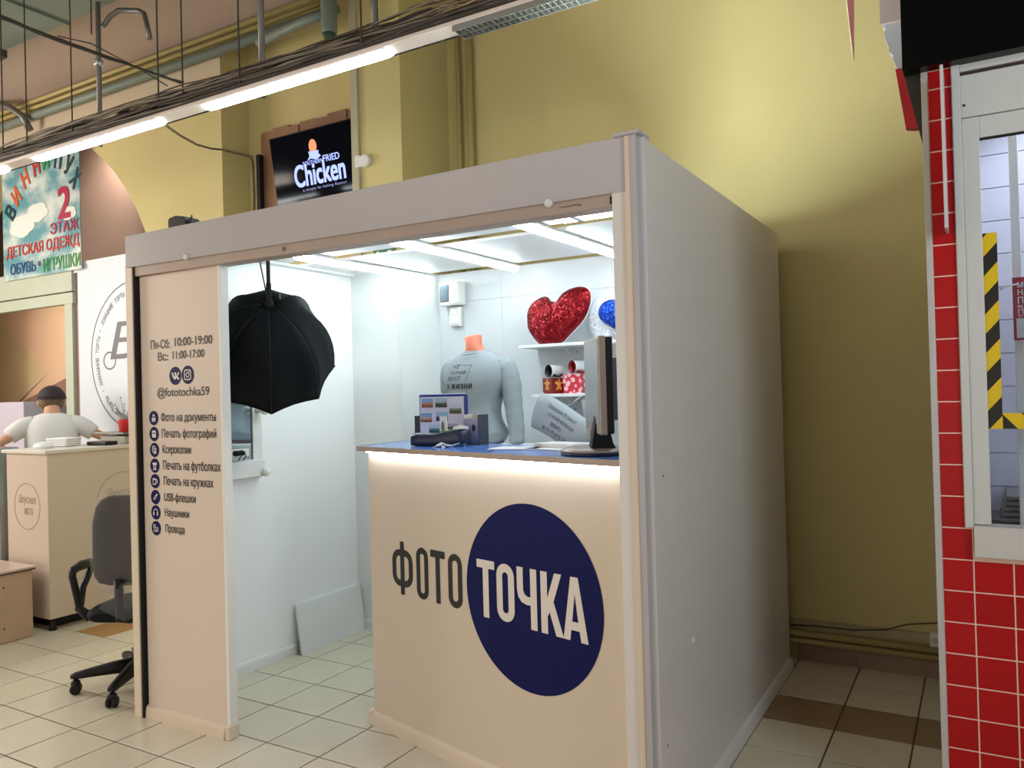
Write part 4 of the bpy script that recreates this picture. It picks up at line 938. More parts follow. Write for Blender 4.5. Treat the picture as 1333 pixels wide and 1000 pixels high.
cushion('sequin_cushion', 'white sequin cushion behind the blue one on the upper shelf', lambda a: (math.copysign(abs(math.cos(a))**.8, math.cos(a)), math.copysign(abs(math.sin(a))**.8, math.sin(a))), -1.83, 4.27, 1.918, .142, .05, .1, silq, .1, wfab)
cushion('heart_cushion', 'blue sequin heart cushion cut off by the kiosk post', heart, -1.69, 4.17, 1.902, .15, .055, math.radians(12), bluq, .12, wfab)
# gift boxes and mugs
def gift_mat(name, base, spot, sc, th):
    m = bpy.data.materials.new(name); m.use_nodes = True; nt = m.node_tree; b = nt.nodes['Principled BSDF']; b.inputs['Roughness'].default_value = .3
    tc = nt.nodes.new('ShaderNodeTexCoord'); vo = nt.nodes.new('ShaderNodeTexVoronoi'); vo.inputs['Scale'].default_value = sc; nt.links.new(tc.outputs['Object'], vo.inputs['Vector'])
    cr = nt.nodes.new('ShaderNodeValToRGB'); cr.color_ramp.elements[0].position = th; cr.color_ramp.elements[0].color = (*lin(spot), 1); cr.color_ramp.elements[1].position = th+.12; cr.color_ramp.elements[1].color = (*lin(base), 1)
    nt.links.new(vo.outputs['Distance'], cr.inputs[0]); nt.links.new(cr.outputs[0], b.inputs['Base Color']); return m
gm1 = gift_mat('dark_red_gift_print', (120, 14, 20), (214, 60, 40), 60, .12); gm2 = gift_mat('pink_heart_gift_print', (206, 50, 66), (240, 196, 204), 32, .38)
gold = mat('gold_print', (222, 150, 66), .35)
def gift(cx, cy, w_, h_, rot, m, name, lab, bow):
    q = thing(name, lab, 'gift box', (cx, cy, 1.479), 'mug gift boxes on the lower shelf')
    a = Vector((math.cos(rot), math.sin(rot), 0)); b_ = Vector((-a.y, a.x, 0)); c = Vector((cx, cy, 1.479+h_/2))
    obj('box_body', MB().obox(c, a, b_, EZ, w_/2, w_/2, h_/2), m, q, bev=.001)
    obj('box_lid', MB().obox(c+EZ*(h_/2-.004), a, b_, EZ, w_/2+.001, w_/2+.001, .004), m, q)
    if bow:
        for (nn_, uu) in ((-b_, a), (a, b_)):
            o_ = Vector((cx, cy, 1.479+h_*.62))+nn_*(w_/2)
            lp = []
            for i in range(60):
                an = 2*PI*i/60; r = w_*.30*(.35+.65*abs(math.cos(an*2.5)))
                lp.append((r*math.cos(an+PI/2), r*math.sin(an+PI/2)-(.012 if math.sin(an+PI/2) < -.3 else 0)))
            flat('printed_bow', [lp], gold, q, o_, uu if nn_ == -b_ else b_, EZ, .0012)
    return q
gift(-2.175, 4.20, .098, .092, math.radians(-28), gm1, 'gift_box', 'dark red gift box with gold bows under the black lined mug', True)
gift(-2.035, 4.22, .118, .112, math.radians(-6), gm2, 'gift_box', 'pink heart patterned gift box under the red lined mug', False)
def mug(c, m_in, name, lab):
    q = thing(name, lab, 'mug', c, 'white mugs lying on the gift boxes')
    ax = Vector((-.465, -.885, 0)).normalized(); c = Vector(c)+EZ*.0395; r = .038; L_ = .088
    obj('mug_body', MB().lathe([(.001,0),(r-.004,0),(r,.004),(r,L_)], c-ax*L_/2, ax, 28, False), mat('white_glaze', (232,234,238), .12), q)
    obj('mug_inside', MB().lathe([(r,L_),(r-.003,L_+.0015),(r-.0035,L_*.5),(r-.004,.008),(.001,.006)], c-ax*L_/2, ax, 28, False), m_in, q)
    sd = Vector((.885,-.465,0)); dn = (sd*.75-EZ*.55).normalized()
    pts = [c+ax*(.03-.06*k/8)+dn*(r-.004+.024*math.sin(PI*k/8)) for k in range(9)]
    obj('handle', MB().tube(pts, .0055, 8), m_in, q)
mug((-2.165, 4.19, 1.573), mat('black_glaze', (10,10,12), .45), 'mug', 'white mug with black inside lying on the dark red gift box')
mug((-2.02, 4.21, 1.593), mat('red_glaze', (150,18,24), .25), 'mug', 'white mug with red inside lying on the pink gift box')

# ================================================================== left inside: mirror, bulbs, softbox, boards
t = thing('vanity_mirror', 'wall mirror with white ledge and bulb sockets inside the kiosk', 'mirror', (-3.49, 2.95, 1.06))
obj('mirror_glass', bx(-3.498, -3.488, 2.68, 3.078, 1.16, 1.70), mat('mirror_silver', (196, 208, 216), .03, metal=1.0), t)
obj('mirror_frame', bx(-3.498, -3.478, 3.078, 3.14, 1.06, 1.80), white_pl, t, bev=.002)
obj('frame_edge_strip', bx(-3.4985, -3.484, 3.074, 3.080, 1.16, 1.70), ink_g, t)  # grey right edge of the mirror beside its frame
obj('mirror_ledge', bx(-3.498, -3.44, 2.64, 3.125, 1.066, 1.160), white_pl, t, bev=.003)
for (y, z) in ((3.11, 1.09), (3.11, 1.43)):
    q = obj('bulb_socket', MB().lathe([(.019,0),(.016,.012),(.010,.02),(.011,.04)], (-3.478, y, z), (1,.05,0), 16), mat('ceramic_socket', (200,204,196), .3), t)
    obj('bulb', MB().ball((-3.478+.062, y, z), .024, 14, 9), mat('frosted_bulb', (236,236,230), .25), q)
t = thing('power_strip', 'white power strip with black plugs below the kiosk mirror', 'power strip', (-3.46, 2.95, 1.17))
obj('strip_body', bx(-3.487, -3.455, 2.80, 3.03, 1.185, 1.225), white_pl, t, bev=.004)
for y in (2.93, 2.965):
    obj('plug', MB().lathe([(.016,0),(.016,.02),(.008,.035)], (-3.455, y, 1.205), (1,0,0), 12), black, t)
    obj('plug_cable', MB().tube([(-3.42,y,1.205),(-3.41,y,1.19),(-3.43,y,1.165)], .003, 6), black, t)
# leaning boards
for k, lab in ((0, 'front white board leaning on the kiosk left wall'), (1, 'thin white board squeezed behind the front leaning board')):
    off = -.024*k
    lo_, hi = Vector((-3.428+off, 0, 0)), Vector((-3.470+off*.6, 0, .288-.004*k))
    d = (hi-lo_); nrm = Vector((d.z, 0, -d.x)).normalized()
    mb = MB(); a0, a1 = lo_, hi
    for_y = (3.362+.02*k, 3.915)
    b0 = MB().add([ (a0.x,for_y[0],a0.z),(a1.x,for_y[0],a1.z),(a1.x,for_y[1],a1.z),(a0.x,for_y[1],a0.z),
                    (a0.x-nrm.x*.016,for_y[0],a0.z-nrm.z*.016+.002),(a1.x-nrm.x*.016,for_y[0],a1.z-nrm.z*.016),(a1.x-nrm.x*.016,for_y[1],a1.z-nrm.z*.016),(a0.x-nrm.x*.016,for_y[1],a0.z-nrm.z*.016+.002)],
                   [(0,1,2,3),(7,6,5,4),(0,4,5,1),(1,5,6,2),(2,6,7,3),(3,7,4,0)])
    q = tag(obj('leaning_board', b0, white_in), lab, 'board', 'white boards leaning in the kiosk')
# softbox
SC = Vector((-3.083, 2.85, 1.655))
t = thing('softbox', 'black octagonal softbox hanging on a pole inside the kiosk', 'softbox', (-3.045, 2.85, 1.4))
view = (SC-Vector((0,0,CH))).normalized()
axd = (-view*math.cos(math.radians(44))+EZ*math.sin(math.radians(44))).normalized()  # toward the apex: back of the softbox
rx_ = axd.cross(EZ).normalized(); ry_ = rx_.cross(axd).normalized()
if ry_.z < 0: ry_ = -ry_
SC = SC+axd*.10; RR = .315; DP = .41
mb = MB(); rings = []
for k in range(11):
    f_ = k/10; r = RR*math.sin(f_*PI/2)**.8*1.0 if k else .02; h = DP*(math.cos(f_*PI/2)**.9)
    ring = []
    for i in range(8):
        for jj in range(4):
            a0_ = 2*PI*i/8; a1_ = 2*PI*(i+1)/8; s_ = jj/4
            p = Vector((math.cos(a0_), math.sin(a0_)))*(1-s_)+Vector((math.cos(a1_), math.sin(a1_)))*s_
            sag = 1-.05*math.sin(PI*s_)*f_
            ring.append(SC-axd*.10+rx_*p.x*r*sag+ry_*p.y*r*sag+axd*h)
    rings.append(ring)
for i in range(8):
    idx = [(i*4+q)%32 for q in range(5)]; vs = [rr[q] for rr in rings for q in idx]
    mb.add([p+rx_*1e-5*math.cos(i)*3+ry_*1e-5*math.sin(i)*3 for p in vs], [(a_*5+b_, a_*5+b_+1, (a_+1)*5+b_+1, (a_+1)*5+b_) for a_ in range(10) for b_ in range(4)], True)
sk = obj('fabric_shell', mb, black_fab, t)
sk.modifiers.new('solid', 'SOLIDIFY').thickness = .002
for i in range(8):
    a = 2*PI*i/8
    obj('rib', MB().tube([rings[k][i*4]+axd*.001 for k in range(11)], .0022, 6), mat('black_rib', (16,20,24), .4), t)
obj('rim_band', MB().tube([p for p in rings[-1]]+[rings[-1][0]], .006, 6, caps=False), black_fab, t)
obj('diffuser_cloth', MB().add([p-axd*.001 for p in rings[-1]], [tuple(range(len(rings[-1])))]), mat('white_diffuser', (220,222,224), .8), t)
apex = SC-axd*.10+axd*(DP+.01)
obj('speed_ring', MB().lathe([(.02,-.02),(.022,0),(.014,.012)], apex, axd, 16), black, t)
obj('tilt_bracket', MB().obox(apex+EZ*.035+axd*.01, rx_, axd, EZ, .012, .012, .045), black, t, bev=.003)
kn = apex+EZ*.03+rx_*-.0
rgt = Rv
obj('knob', MB().lathe([(.006,0),(.006,.03),(.016,.032),(.017,.05),(.012,.053)], apex+EZ*.03, rgt, 12), black, t)
pt = Vector((apex.x, apex.y, 2.275))
obj('pole', MB().tube([apex+EZ*.06, pt], .0095, 12), mat('black_tube', (18,26,28), .3), t)
obj('ceiling_plate', bx(pt.x-.04, pt.x+.04, pt.y-.04, pt.y+.04, 2.262, 2.275), black, t)
obj('power_cable', MB().tube([pt-rgt*.035-EZ*.0, pt-rgt*.04-EZ*.08, pt-rgt*.036-EZ*.15, apex-rgt*.012+EZ*.05], .0032, 6), black, t)

# ================================================================== BAKERY CORNER at left
t = thing('bakery_counter', 'beige bakery counter with round logos on short feet', 'counter', (-5.55, 3.4, 0))
bcm = mat('beige_laminate', (206, 190, 172), .4, var=.015)
obj('counter_body', bx(-5.79, -5.30, 2.965, 3.88, .08, 1.168), bcm, t)
obj('counter_top', bx(-5.82, -5.285, 2.945, 3.90, 1.168, 1.19), mat('pale_worktop', (212, 208, 196), .35), t, bev=.002)
obj('plinth', bx(-5.75, -5.40, 3.05, 3.85, 0, .08), black, t)
for (x, y) in ((-5.335, 3.0), (-5.74, 3.0), (-5.335, 3.8)): obj('foot', MB().lathe([(.028,0),(.022,.02),(.018,.085)], (x, y, 0), (0,0,1), 14), black, t)
logo = mat('gold_line_print', (150, 130, 104), .5)
lx, lz = -5.548, .812
flat('printed_ring', [circ(lx, lz, .157, 48), circ(lx, lz, .152, 48)], logo, t, (0,2.965,0), EX, EZ, .001)
text('lettering', 'Вкусное', logo, t, (lx-.10, 2.9645, lz+.005), EX, EZ, .20, .07, shear=.2)
text('lettering', 'МЕСТО', logo, t, (lx-.03, 2.9645, lz-.055), EX, EZ, .10, .045, bold=.01)
flat('printed_ring', [circ(0, 0, .20, 48), circ(0, 0, .194, 48)], mat('pale_line_print', (168,160,140), .5), t, (-5.30, 3.50, .80), EY, EZ, .001)
text('lettering', 'Вкусное', mat('pale_line_print', (0,0,0)), t, (-5.2995, 3.37, .80), EY, EZ, .26, .09, shear=.2)
# tall white panel with ring logo
t = thing('logo_panel', 'tall white panel with large grey ring logo behind the bakery counter', 'panel', (-5.76, 3.96, 0))
obj('panel_board', bx(-6.54, -4.99, 3.945, 3.975, 0, 2.668), mat('cool_white_panel', (206, 212, 218), .45, var=.01), t)
obj('top_profile', bx(-6.56, -4.97, 3.94, 3.98, 2.66, 2.682), mat('pale_profile', (226,228,226), .4), t)
obj('corner_clip', bx(-6.62, -6.54, 3.945, 3.965, 2.60, 2.635), mat('pale_profile', (0,0,0)), t)
cx_, cz_, cr_ = -5.765, 1.866, .603
flat('printed_ring', [circ(cx_, cz_, cr_, 96), circ(cx_, cz_, cr_-.011, 96)], ink_g, t, (0,3.945,0), EX, EZ, .001)
def arc_text(s, mid_deg, r, h_, span):
    n = len(s)
    for i, ch in enumerate(s):
        if ch == ' ': continue
        a = math.radians(mid_deg + span/2 - span*(i+.5)/n)
        c = Vector((cx_+r*math.cos(a), 3.9435, cz_+r*math.sin(a))); u_ = Vector((math.sin(a), 0, -math.cos(a))); v_ = Vector((math.cos(a), 0, math.sin(a)))
        w_ = h_*.62 if ch != '•' else h_*.4
        text('ring_letter', ch, ink_g, t, c-u_*w_/2-v_*h_/2, u_, v_, w_, h_ if ch != '•' else h_*.4)
arc_text('ДОМАШНИЕ ТОРТЫ', 183, cr_-.085, .042, 47)
arc_text('ДОМАШНИЕ ТОРТЫ', 127, cr_-.085, .042, 43)
arc_text('ДОМАШНИЕ ТОРТЫ', 240, cr_-.085, .042, 43)
for a_ in (155, 212): arc_text('•', a_, cr_-.075, .03, 1)
text('script_letter', 'В', ink_g, t, (cx_-.34, 3.9435, cz_-.02), EX, EZ, .30, .30, bold=.01, shear=.35)
flat('script_loop', [circ(cx_-.35, cz_-.03, .085, 28, .075), circ(cx_-.35, cz_-.03, .072, 28, .062)], ink_g, t, (0,3.945,0), EX, EZ, .001)
# objects on / behind counter
t = thing('till_scale', 'grey topped weighing scale on the bakery counter', 'scale', (-5.5, 3.72, 1.19))
obj('scale_body', bx(-5.66, -5.36, 3.56, 3.84, 1.19, 1.25), mat('grey_plastic', (160,158,146), .4), t, bev=.01)
obj('scale_plate', bx(-5.69, -5.33, 3.53, 3.87, 1.262, 1.275), steel, t, bev=.003)
tag(obj('card_reader', MB().obox((-5.46, 3.45, 1.205), (1,.1,0), (-.1,1,0), EZ, .10, .05, .014), black, bev=.006), 'flat black card reader on the bakery counter', 'reader')
t = thing('red_pot', 'small red pot with dry twigs on the weighing scale', 'pot', (-5.44, 3.62, 1.275))
obj('pot_body', MB().lathe([(.034,0),(.036,.005),(.044,.085),(.044,.092),(.039,.092),(.036,.02)], (-5.45, 3.62, 1.277), (0,0,1), 20), mat('red_plastic', (196, 30, 34), .35), t)
mb = MB()
for k in range(9):
    a = random.uniform(0, 2*PI); l_ = random.uniform(.1, .2); b0 = Vector((-5.45, 3.62, 1.33)); tip = b0+Vector((math.cos(a)*.09-.03, math.sin(a)*.05, l_))
    mb.tube([b0, b0.lerp(tip, .5)+Vector((.008,0,.01)), tip], .002, 5)
    mb.ball(tip, .005, 6, 4)
o = obj('twigs', mb, mat('grey_twig', (120,124,120), .7), t); o['kind'] = 'stuff'
t = thing('paper_towels', 'stack of folded white towels on the bakery counter', 'towels', (-5.72, 3.2, 1.19))
for k in range(4): obj('folded_towel', MB().obox((-5.69+.004*k, 3.30, 1.20+.015*k), (1,.3+.03*k,0), (-.3,1,0), EZ, .085, .07, .007), paper, t, bev=.005)
tag(obj('crumpled_bag', MB().ball((-5.62, 3.12, 1.205), .07, 18, 10, (1.25,.8,.45)), mat('white_film', (222,226,224), .3, bump=.6, bs=14)), 'crumpled white plastic bag on the bakery counter front', 'bag')
tag(obj('white_appliance', bx(-7.45, -6.95, 3.70, 4.3, .0, 1.52), mat('lilac_white', (188, 180, 194), .4), bev=.01), 'pale lilac appliance standing behind the baker at left', 'appliance')
# bench box
t = thing('wooden_box_bench', 'low light wood bench box with dark top edge at the left edge', 'bench', (-5.6, 2.5, 0))
wood = mat('light_wood_laminate', (182, 156, 130), .5, var=.08, vs=4)
obj('box_body', bx(-6.0, -5.32, 2.1, 2.865, .004, .432), wood, t)
obj('bench_top', bx(-6.03, -5.30, 2.07, 2.885, .44, .452), mat('light_wood_top', (188, 166, 150), .35, var=.05), t)
obj('dark_edge', bx(-6.03, -5.305, 2.075, 2.88, .430, .4405), mat('dark_brown_edge', (50, 34, 28), .5), t)
for z in (.35, .09): obj('screw_cap', MB().lathe([(.006,0),(.006,.001)], (-5.32, 2.69, z), (1,0,0), 10), mat('dark_brown_edge', (0,0,0)), t)
t = thing('display_case', 'narrow glass display case at the far left edge', 'case', (-6.05, 2.98, 0))
obj('case_base', bx(-6.3, -5.86, 2.95, 3.08, 0, .8), mat('grey_case', (150,146,140), .5), t)
obj('case_glass', bx(-6.3, -5.86, 2.95, 3.08, .8, 1.2), mat('tinted_glass', (150,160,160), .1), t)

# ---- office chair
cc = Vector((-3.87, 2.62, 0))
t = thing('office_chair', 'black office chair with plastic wrapped backrest left of the kiosk', 'chair', cc)
fabg = mat('dark_grey_upholstery', (52, 46, 42), .85, var=.12, vs=30)
for k in range(5):
    a = math.radians(-130+72*k); d = Vector((math.cos(a), math.sin(a), 0)); n = Vector((-d.y, d.x, 0))
    rings = []
    for s_, w_, z0, z1 in ((.02,.035,.085,.15),(.12,.028,.085,.14),(.25,.022,.082,.118),(.30,.020,.080,.108),(.318,.012,.085,.1)):
        rings.append([cc+d*s_+n*w_*a_+EZ*(z0+(z1-z0)*b_) for a_, b_ in ((-1,0),(1,0),(1,.7),(.5,1),(-.5,1),(-1,.7))])
    lg = obj('base_leg', MB().ring_loft(rings), black, t)
    for sg in (-1, 1):
        obj('caster', MB().lathe([(.018,0),(.027,.004),(.027,.018),(.018,.022)], cc+d*.295+n*(.005*sg if sg > 0 else -.027)+EZ*.027, n, 16), black, lg)
    obj('caster_hood', MB().ball(cc+d*.295+EZ*.05, .024, 12, 8, (1,1,1.1)), black, lg)
obj('gas_lift', MB().lathe([(.032,.1),(.032,.2),(.022,.2),(.022,.36),(.045,.38)], cc, (0,0,1), 18), black, t)
# chair faces toward +Y/left; backrest towards its rear
ca = math.radians(-150); fx = Vector((math.cos(ca), math.sin(ca), 0)); fy = Vector((-fx.y, fx.x, 0))
def cp(a, b_, z): return cc+fx*a+fy*b_+EZ*z
rings = []
for b_, hw, z0, z1 in ((-.25,.15,.39,.42),(-.22,.2,.375,.44),(0,.22,.37,.445),(.11,.21,.37,.44),(.17,.16,.38,.425)):
    rings.append([cp(hw*math.copysign(abs(math.cos(q))**.5, math.cos(q)), b_, (z0+z1)/2+(z1-z0)/2*math.copysign(abs(math.sin(q))**.6, math.sin(q))) for q in [2*PI*i/16 for i in range(16)]])
obj('seat', MB().ring_loft(rings), black_fab, t)
def slab(cx0, b0, z_list, name, m, parent, dy=.03):
    rings = []
    for z, hw, bb in z_list:
        rings.append([cp(cx0+hw*math.copysign(abs(math.cos(q))**.55, math.cos(q)), b0+bb+dy*math.sin(q), z) for q in [2*PI*i/20 for i in range(20)]])
    return obj(name, MB().ring_loft(rings), m, parent)
zl = [(.565,.09,0),(.575,.15,0),(.61,.18,0),(.72,.186,.0),(.88,.18,.005),(.96,.155,.01),(1.0,.12,.015),(1.02,.07,.018)]
slab(0, .13, [(z_, w_*.86, o_) for z_, w_, o_ in zl], 'backrest', fabg, t)
obj('back_support', MB().tube([cp(0,.08,.37),cp(0,.18,.40),cp(0,.19,.6)], .022, 10), black, t)
film = mat('clear_plastic_film', (190, 194, 196), .2, alpha=.11, bump=.8, bs=18)
slab(-.0, .13, [(.52,.08,-.01),(.57,.165,0),(.72,.176,.0),(.90,.172,.005),(1.0,.13,.012),(1.05,.07,.016)], 'plastic_wrap', film, t, .042)
obj('plastic_wrap', MB().add([cp(.02,.20,.58), cp(-.16,.20,.60), cp(-.2,.17,.47), cp(-.05,.235,.40), cp(.08,.235,.47)], [(0,1,2,3,4)]), film, t)
for sg in (-1, 1):
    pts = [(sg*.225,.05,.37),(sg*.285,.04,.42),(sg*.292,-.01,.52),(sg*.292,-.10,.61),(sg*.292,-.09,.635),(sg*.292,.0,.64),(sg*.292,.08,.63),(sg*.292,.085,.60),(sg*.292,.05,.50),(sg*.285,.035,.42),(sg*.225,.02,.365)]
    m_ = MB(); m_.tube([cp(*p) for p in pts], .019, 8, rs=[.02,.022,.018,.02,.024,.026,.022,.018,.018,.02,.02])
    obj('armrest', m_, black, t)

# ---- the baker behind the counter
PC = Vector((-6.14, 3.48, 0)); rz = math.radians(60); px_, py_ = Vector((math.cos(rz), math.sin(rz), 0)), Vector((-math.sin(rz), math.cos(rz), 0))
def pp(a, b_, z): return PC+px_*a+py_*b_+EZ*z
t = thing('person', 'person in white T-shirt and dark cap bending over, seen from behind', 'person', PC)
def skinned(name, joints, edges, m, parent, root=0, sub=2):
    me = bpy.data.meshes.new(name); off = wloc(parent)
    me.from_pydata([tuple(Vector(j[:3])-off) for j in joints], edges, [])
    o = bpy.data.objects.new(name, me); COL.objects.link(o); o.parent = parent
    md = o.modifiers.new('skin', 'SKIN'); 
    if not me.skin_vertices: 
        pass
    sv = me.skin_vertices[0].data if me.skin_vertices else None
    if sv is None:
        bpy.context.view_layer.objects.active = o
        bm = bmesh.new(); bm.from_mesh(me); lay = bm.verts.layers.skin.verify(); bm.to_mesh(me); bm.free(); sv = me.skin_vertices[0].data
    for i, j in enumerate(joints):
        r = j[3] if isinstance(j[3], tuple) else (j[3], j[3]); sv[i].radius = r; sv[i].use_root = (i == root)
    s2 = o.modifiers.new('sub', 'SUBSURF'); s2.levels = sub; s2.render_levels = sub
    dg = bpy.context.evaluated_depsgraph_get(); dg.update()
    nm = bpy.data.meshes.new_from_object(o.evaluated_get(dg)); o.modifiers.clear(); o.data = nm
    nm.materials.clear(); nm.materials.append(m)
    for p in nm.polygons: p.use_smooth = True
    return o
J = []; E_ = []
def j(a, b_, z, r): J.append((*pp(a, b_, z), r)); return len(J)-1
def e(*ids):
    for a, b_ in zip(ids, ids[1:]): E_.append((a, b_))
pel = j(0,-.02,.92,(.15,.12)); sp1 = j(0,.0,1.08,(.14,.11)); sp2 = j(0,.04,1.22,(.12,.09)); sp3 = j(0,.07,1.32,(.08,.06)); nk = j(0,.12,1.42,.055); nk2 = j(0,.155,1.47,.055)
hd = j(0,.19,1.52,(.072,.085)); hd2 = j(0,.205,1.575,(.06,.07)); e(pel, sp1, sp2, sp3, nk, nk2, hd, hd2)
for sg in (-1, 1):
    hip = j(sg*.09,-.02,.86,.095); kn_ = j(sg*.10,.0,.47,.06); an_ = j(sg*.10,-.03,.09,.042); toe = j(sg*.11,.12,.04,.035); e(pel, hip, kn_, an_, toe)
    sh_ = j(sg*.15,.065,1.33,.045)
    if sg < 0: el = j(-.37,.02,1.20,.038); wr_ = j(-.27,.16,1.10,.027); pm_ = j(-.245,.20,1.07,.026); dirv = (-.1,.9,-.3)
    else: el = j(.34,.08,1.23,.038); wr_ = j(.40,.27,1.205,.027); pm_ = j(.41,.33,1.20,.026); dirv = (.1,1,-.05)
    mid = j(*( (.16*sg+(-.37 if sg < 0 else .34))/2, .06, 1.29), .045) if False else None
    e(sp3, sh_, el, wr_, pm_)
body = skinned('body', J, E_, mat('skin_tone', (204, 154, 124), .5), t)
for sg in (-1, 1):
    base_ = (-.245,.20,1.07) if sg < 0 else (.41,.33,1.20); dv = Vector((-.12,.9,-.3)) if sg < 0 else Vector((.1,1,-.05))
    dv.normalize(); sd_ = Vector((dv.y, -dv.x, 0)).normalized()
    FJ = []; FE = []
    for k, (off_, ln_) in enumerate(((-.028,.055),(-.01,.07),(.009,.072),(.027,.064))):
        st = Vector(base_)+sd_*off_*.7; prev = None
        for q in range(4):
            p = st+dv*(ln_*q/3+.005)+sd_*off_*.4*q/3+Vector((0,0,-.006*q*q/3)); FJ.append((*pp(*p), .009-.0008*q))
            if prev is not None: FE.append((prev, len(FJ)-1))
            prev = len(FJ)-1
    st = Vector(base_)-dv*.02+sd_*(-.026*sg*-1); prev = None
    for q in range(3):
        p = st+sd_*(.018*q)*sg+dv*.014*q; FJ.append((*pp(*p), .010))
        if prev is not None: FE.append((prev, len(FJ)-1))
        prev = len(FJ)-1
    roots = [i for i in range(len(FJ))]
    for i, jn in enumerate(FJ): pass
    skinned('fingers', FJ, FE, mat('skin_tone', (0,0,0)), t, 0, 1)
# T-shirt
shirt = mat('white_cotton', (214, 214, 210), .85, bump=.35, bs=9)
rings = []
for z, yo_, rx, ry in ((.86,-.03,.165,.135),(.95,-.025,.168,.135),(1.06,-.0,.158,.125),(1.16,.02,.162,.125),(1.25,.045,.178,.128),(1.32,.062,.188,.122),(1.365,.075,.178,.108),(1.395,.088,.145,.092),(1.415,.10,.10,.075),(1.425,.108,.07,.062)):
    rings.append([pp(rx*math.copysign(abs(math.cos(q))**.85, math.cos(q))*(1+.012*math.sin(5*q+z*40)), yo_+ry*math.sin(q), z) for q in [2*PI*i/36 for i in range(36)]])
o_ = obj('t_shirt', MB().ring_loft(rings, caps=False), shirt, t); o_.modifiers.new('s', 'SUBSURF').levels = 1
for sg in (-1, 1):
    yo_ = .052 if sg < 0 else .075
    P_ = [pp(sg*.12,.07,1.35), pp(sg*.165,.07,1.338), pp(sg*.205,.064,1.315), pp(sg*.245,(.064+yo_)/2,1.287), pp(sg*.285,yo_,1.255), pp(sg*.286,yo_,1.254), pp(sg*.27,yo_,1.266)]
    o_ = obj('shirt_sleeve', MB().tube(P_, 0, 22, rs=[.058,.070,.072,.066,.062,.057,.05], caps=False), shirt, t); o_.modifiers.new('s', 'SUBSURF').levels = 1
J, E_ = [], []
b0_ = j(0,-.02,.93,(.165,.135)); b1_ = j(0,-.02,.86,(.165,.135)); e(b0_, b1_)
for sg in (-1, 1):
    h_ = j(sg*.095,-.02,.80,.105); k_2 = j(sg*.10,.0,.47,.075); f2 = j(sg*.10,-.03,.12,.065); e(b1_, h_, k_2, f2)
skinned('trousers', J, E_, mat('dark_denim', (44, 48, 60), .8), t)
hc = pp(0,.20,1.535)
obj('head_shape', MB().ball(pp(0,.195,1.53), .092, 20, 14, (.86,1.0,1.12)), mat('skin_tone', (0,0,0)), t)
for sg in (-1, 1): obj('ear', MB().ball(pp(sg*.084,.20,1.505), .02, 10, 8, (.6,.9,1.4)), mat('skin_tone', (0,0,0)), t)
obj('nose', MB().ball(pp(0,.295,1.495), .016, 10, 8), mat('skin_tone', (0,0,0)), t)
obj('hair', MB().ball(pp(0,.185,1.522), .0965, 20, 14, (.9,1.0,.95)), mat('brown_hair', (104, 84, 58), .7, var=.25, vs=60), t)
capm = mat('dark_cap_cloth', (46, 36, 38), .8, bump=.2, bs=60)
rings = []
for k in range(9):
    f_ = k/8*PI/2; rings.append([pp(.099*math.cos(f_)*math.cos(q), .19+.108*math.cos(f_)*math.sin(q), 1.54+.102*math.sin(f_)) for q in [2*PI*i/24 for i in range(24)]])
obj('cap_crown', MB().ring_loft(rings), capm, t)
obj('cap_band', MB().tube([pp(.1*math.cos(q), .19+.109*math.sin(q), 1.54) for q in [2*PI*i/24 for i in range(25)]], .006, 6, caps=False), capm, t)
obj('cap_peak', MB().prism([(-.07,.09),(-.06,.15),(0,.17),(.06,.15),(.07,.09)], pp(0,.195,1.528), px_, py_, .006), capm, t)

# ================================================================== RED SHOP at right
RY = 2.85
R_ = thing('red_tiled_stall', 'red tiled shop stall with white framed service window at the right edge', 'stall', (.3, 3.6, 0))
obj('stall_core', MB().box(-.118, .02, RY+.012, 4.45, 0, 2.48).box(.02, 1.4, RY+.012, 3.1, 0, .99).box(.02, 1.4, RY+.05, 4.45, 2.42, 2.5).box(1.3, 1.4, RY+.05, 4.45, 0, 2.5), mat('white_wallboard', (206,206,204), .6), R_)
obj('grout_bed', MB().box(-.118, -.03, RY+.0022, RY+.0125, 0, 2.48).box(-.03, 1.4, RY+.0022, RY+.0125, 0, .96), white_grout, R_)
obj('corner_profile', bx(-.135, -.117, RY-.004, RY+.03, 0, 2.478), mat('white_alu_profile', (190,188,182), .35), R_, bev=.002)
tm = None
def rtile(x0, x1, z0, z1):
    gp = .0015; e_ = .0018
    a, b_, c, d = x0+gp, x1-gp, z0+gp, z1-gp
    y0, y1, y2 = RY+.0124, RY+.003, RY
    mb = MB().add([(a,y0,c),(b_,y0,c),(b_,y0,d),(a,y0,d),(a,y1,c),(b_,y1,c),(b_,y1,d),(a,y1,d),(a+e_,y2,c+e_),(b_-e_,y2,c+e_),(b_-e_,y2,d-e_),(a+e_,y2,d-e_)],
                  [(0,1,5,4),(1,2,6,5),(2,3,7,6),(3,0,4,7),(4,5,9,8),(5,6,10,9),(6,7,11,10),(7,4,8,11),(8,9,10,11)])
    return mb
zr = [.035+.1002*k for k in range(26)]
zr = [z for z in [2.4185-.0988*k for k in range(25)]]
zt_ = [2.478]+[z for z in zr if z > .02]
# column beside the window
for a, b_ in zip(zt_, zt_[1:]):
    x1 = -.05 if b_ > .93 else (-.065+.0 if False else -.03)
    obj('red_tile', rtile(-.117, -.05 if b_ > 1.0 else -.031, b_, a), red_tile, R_)
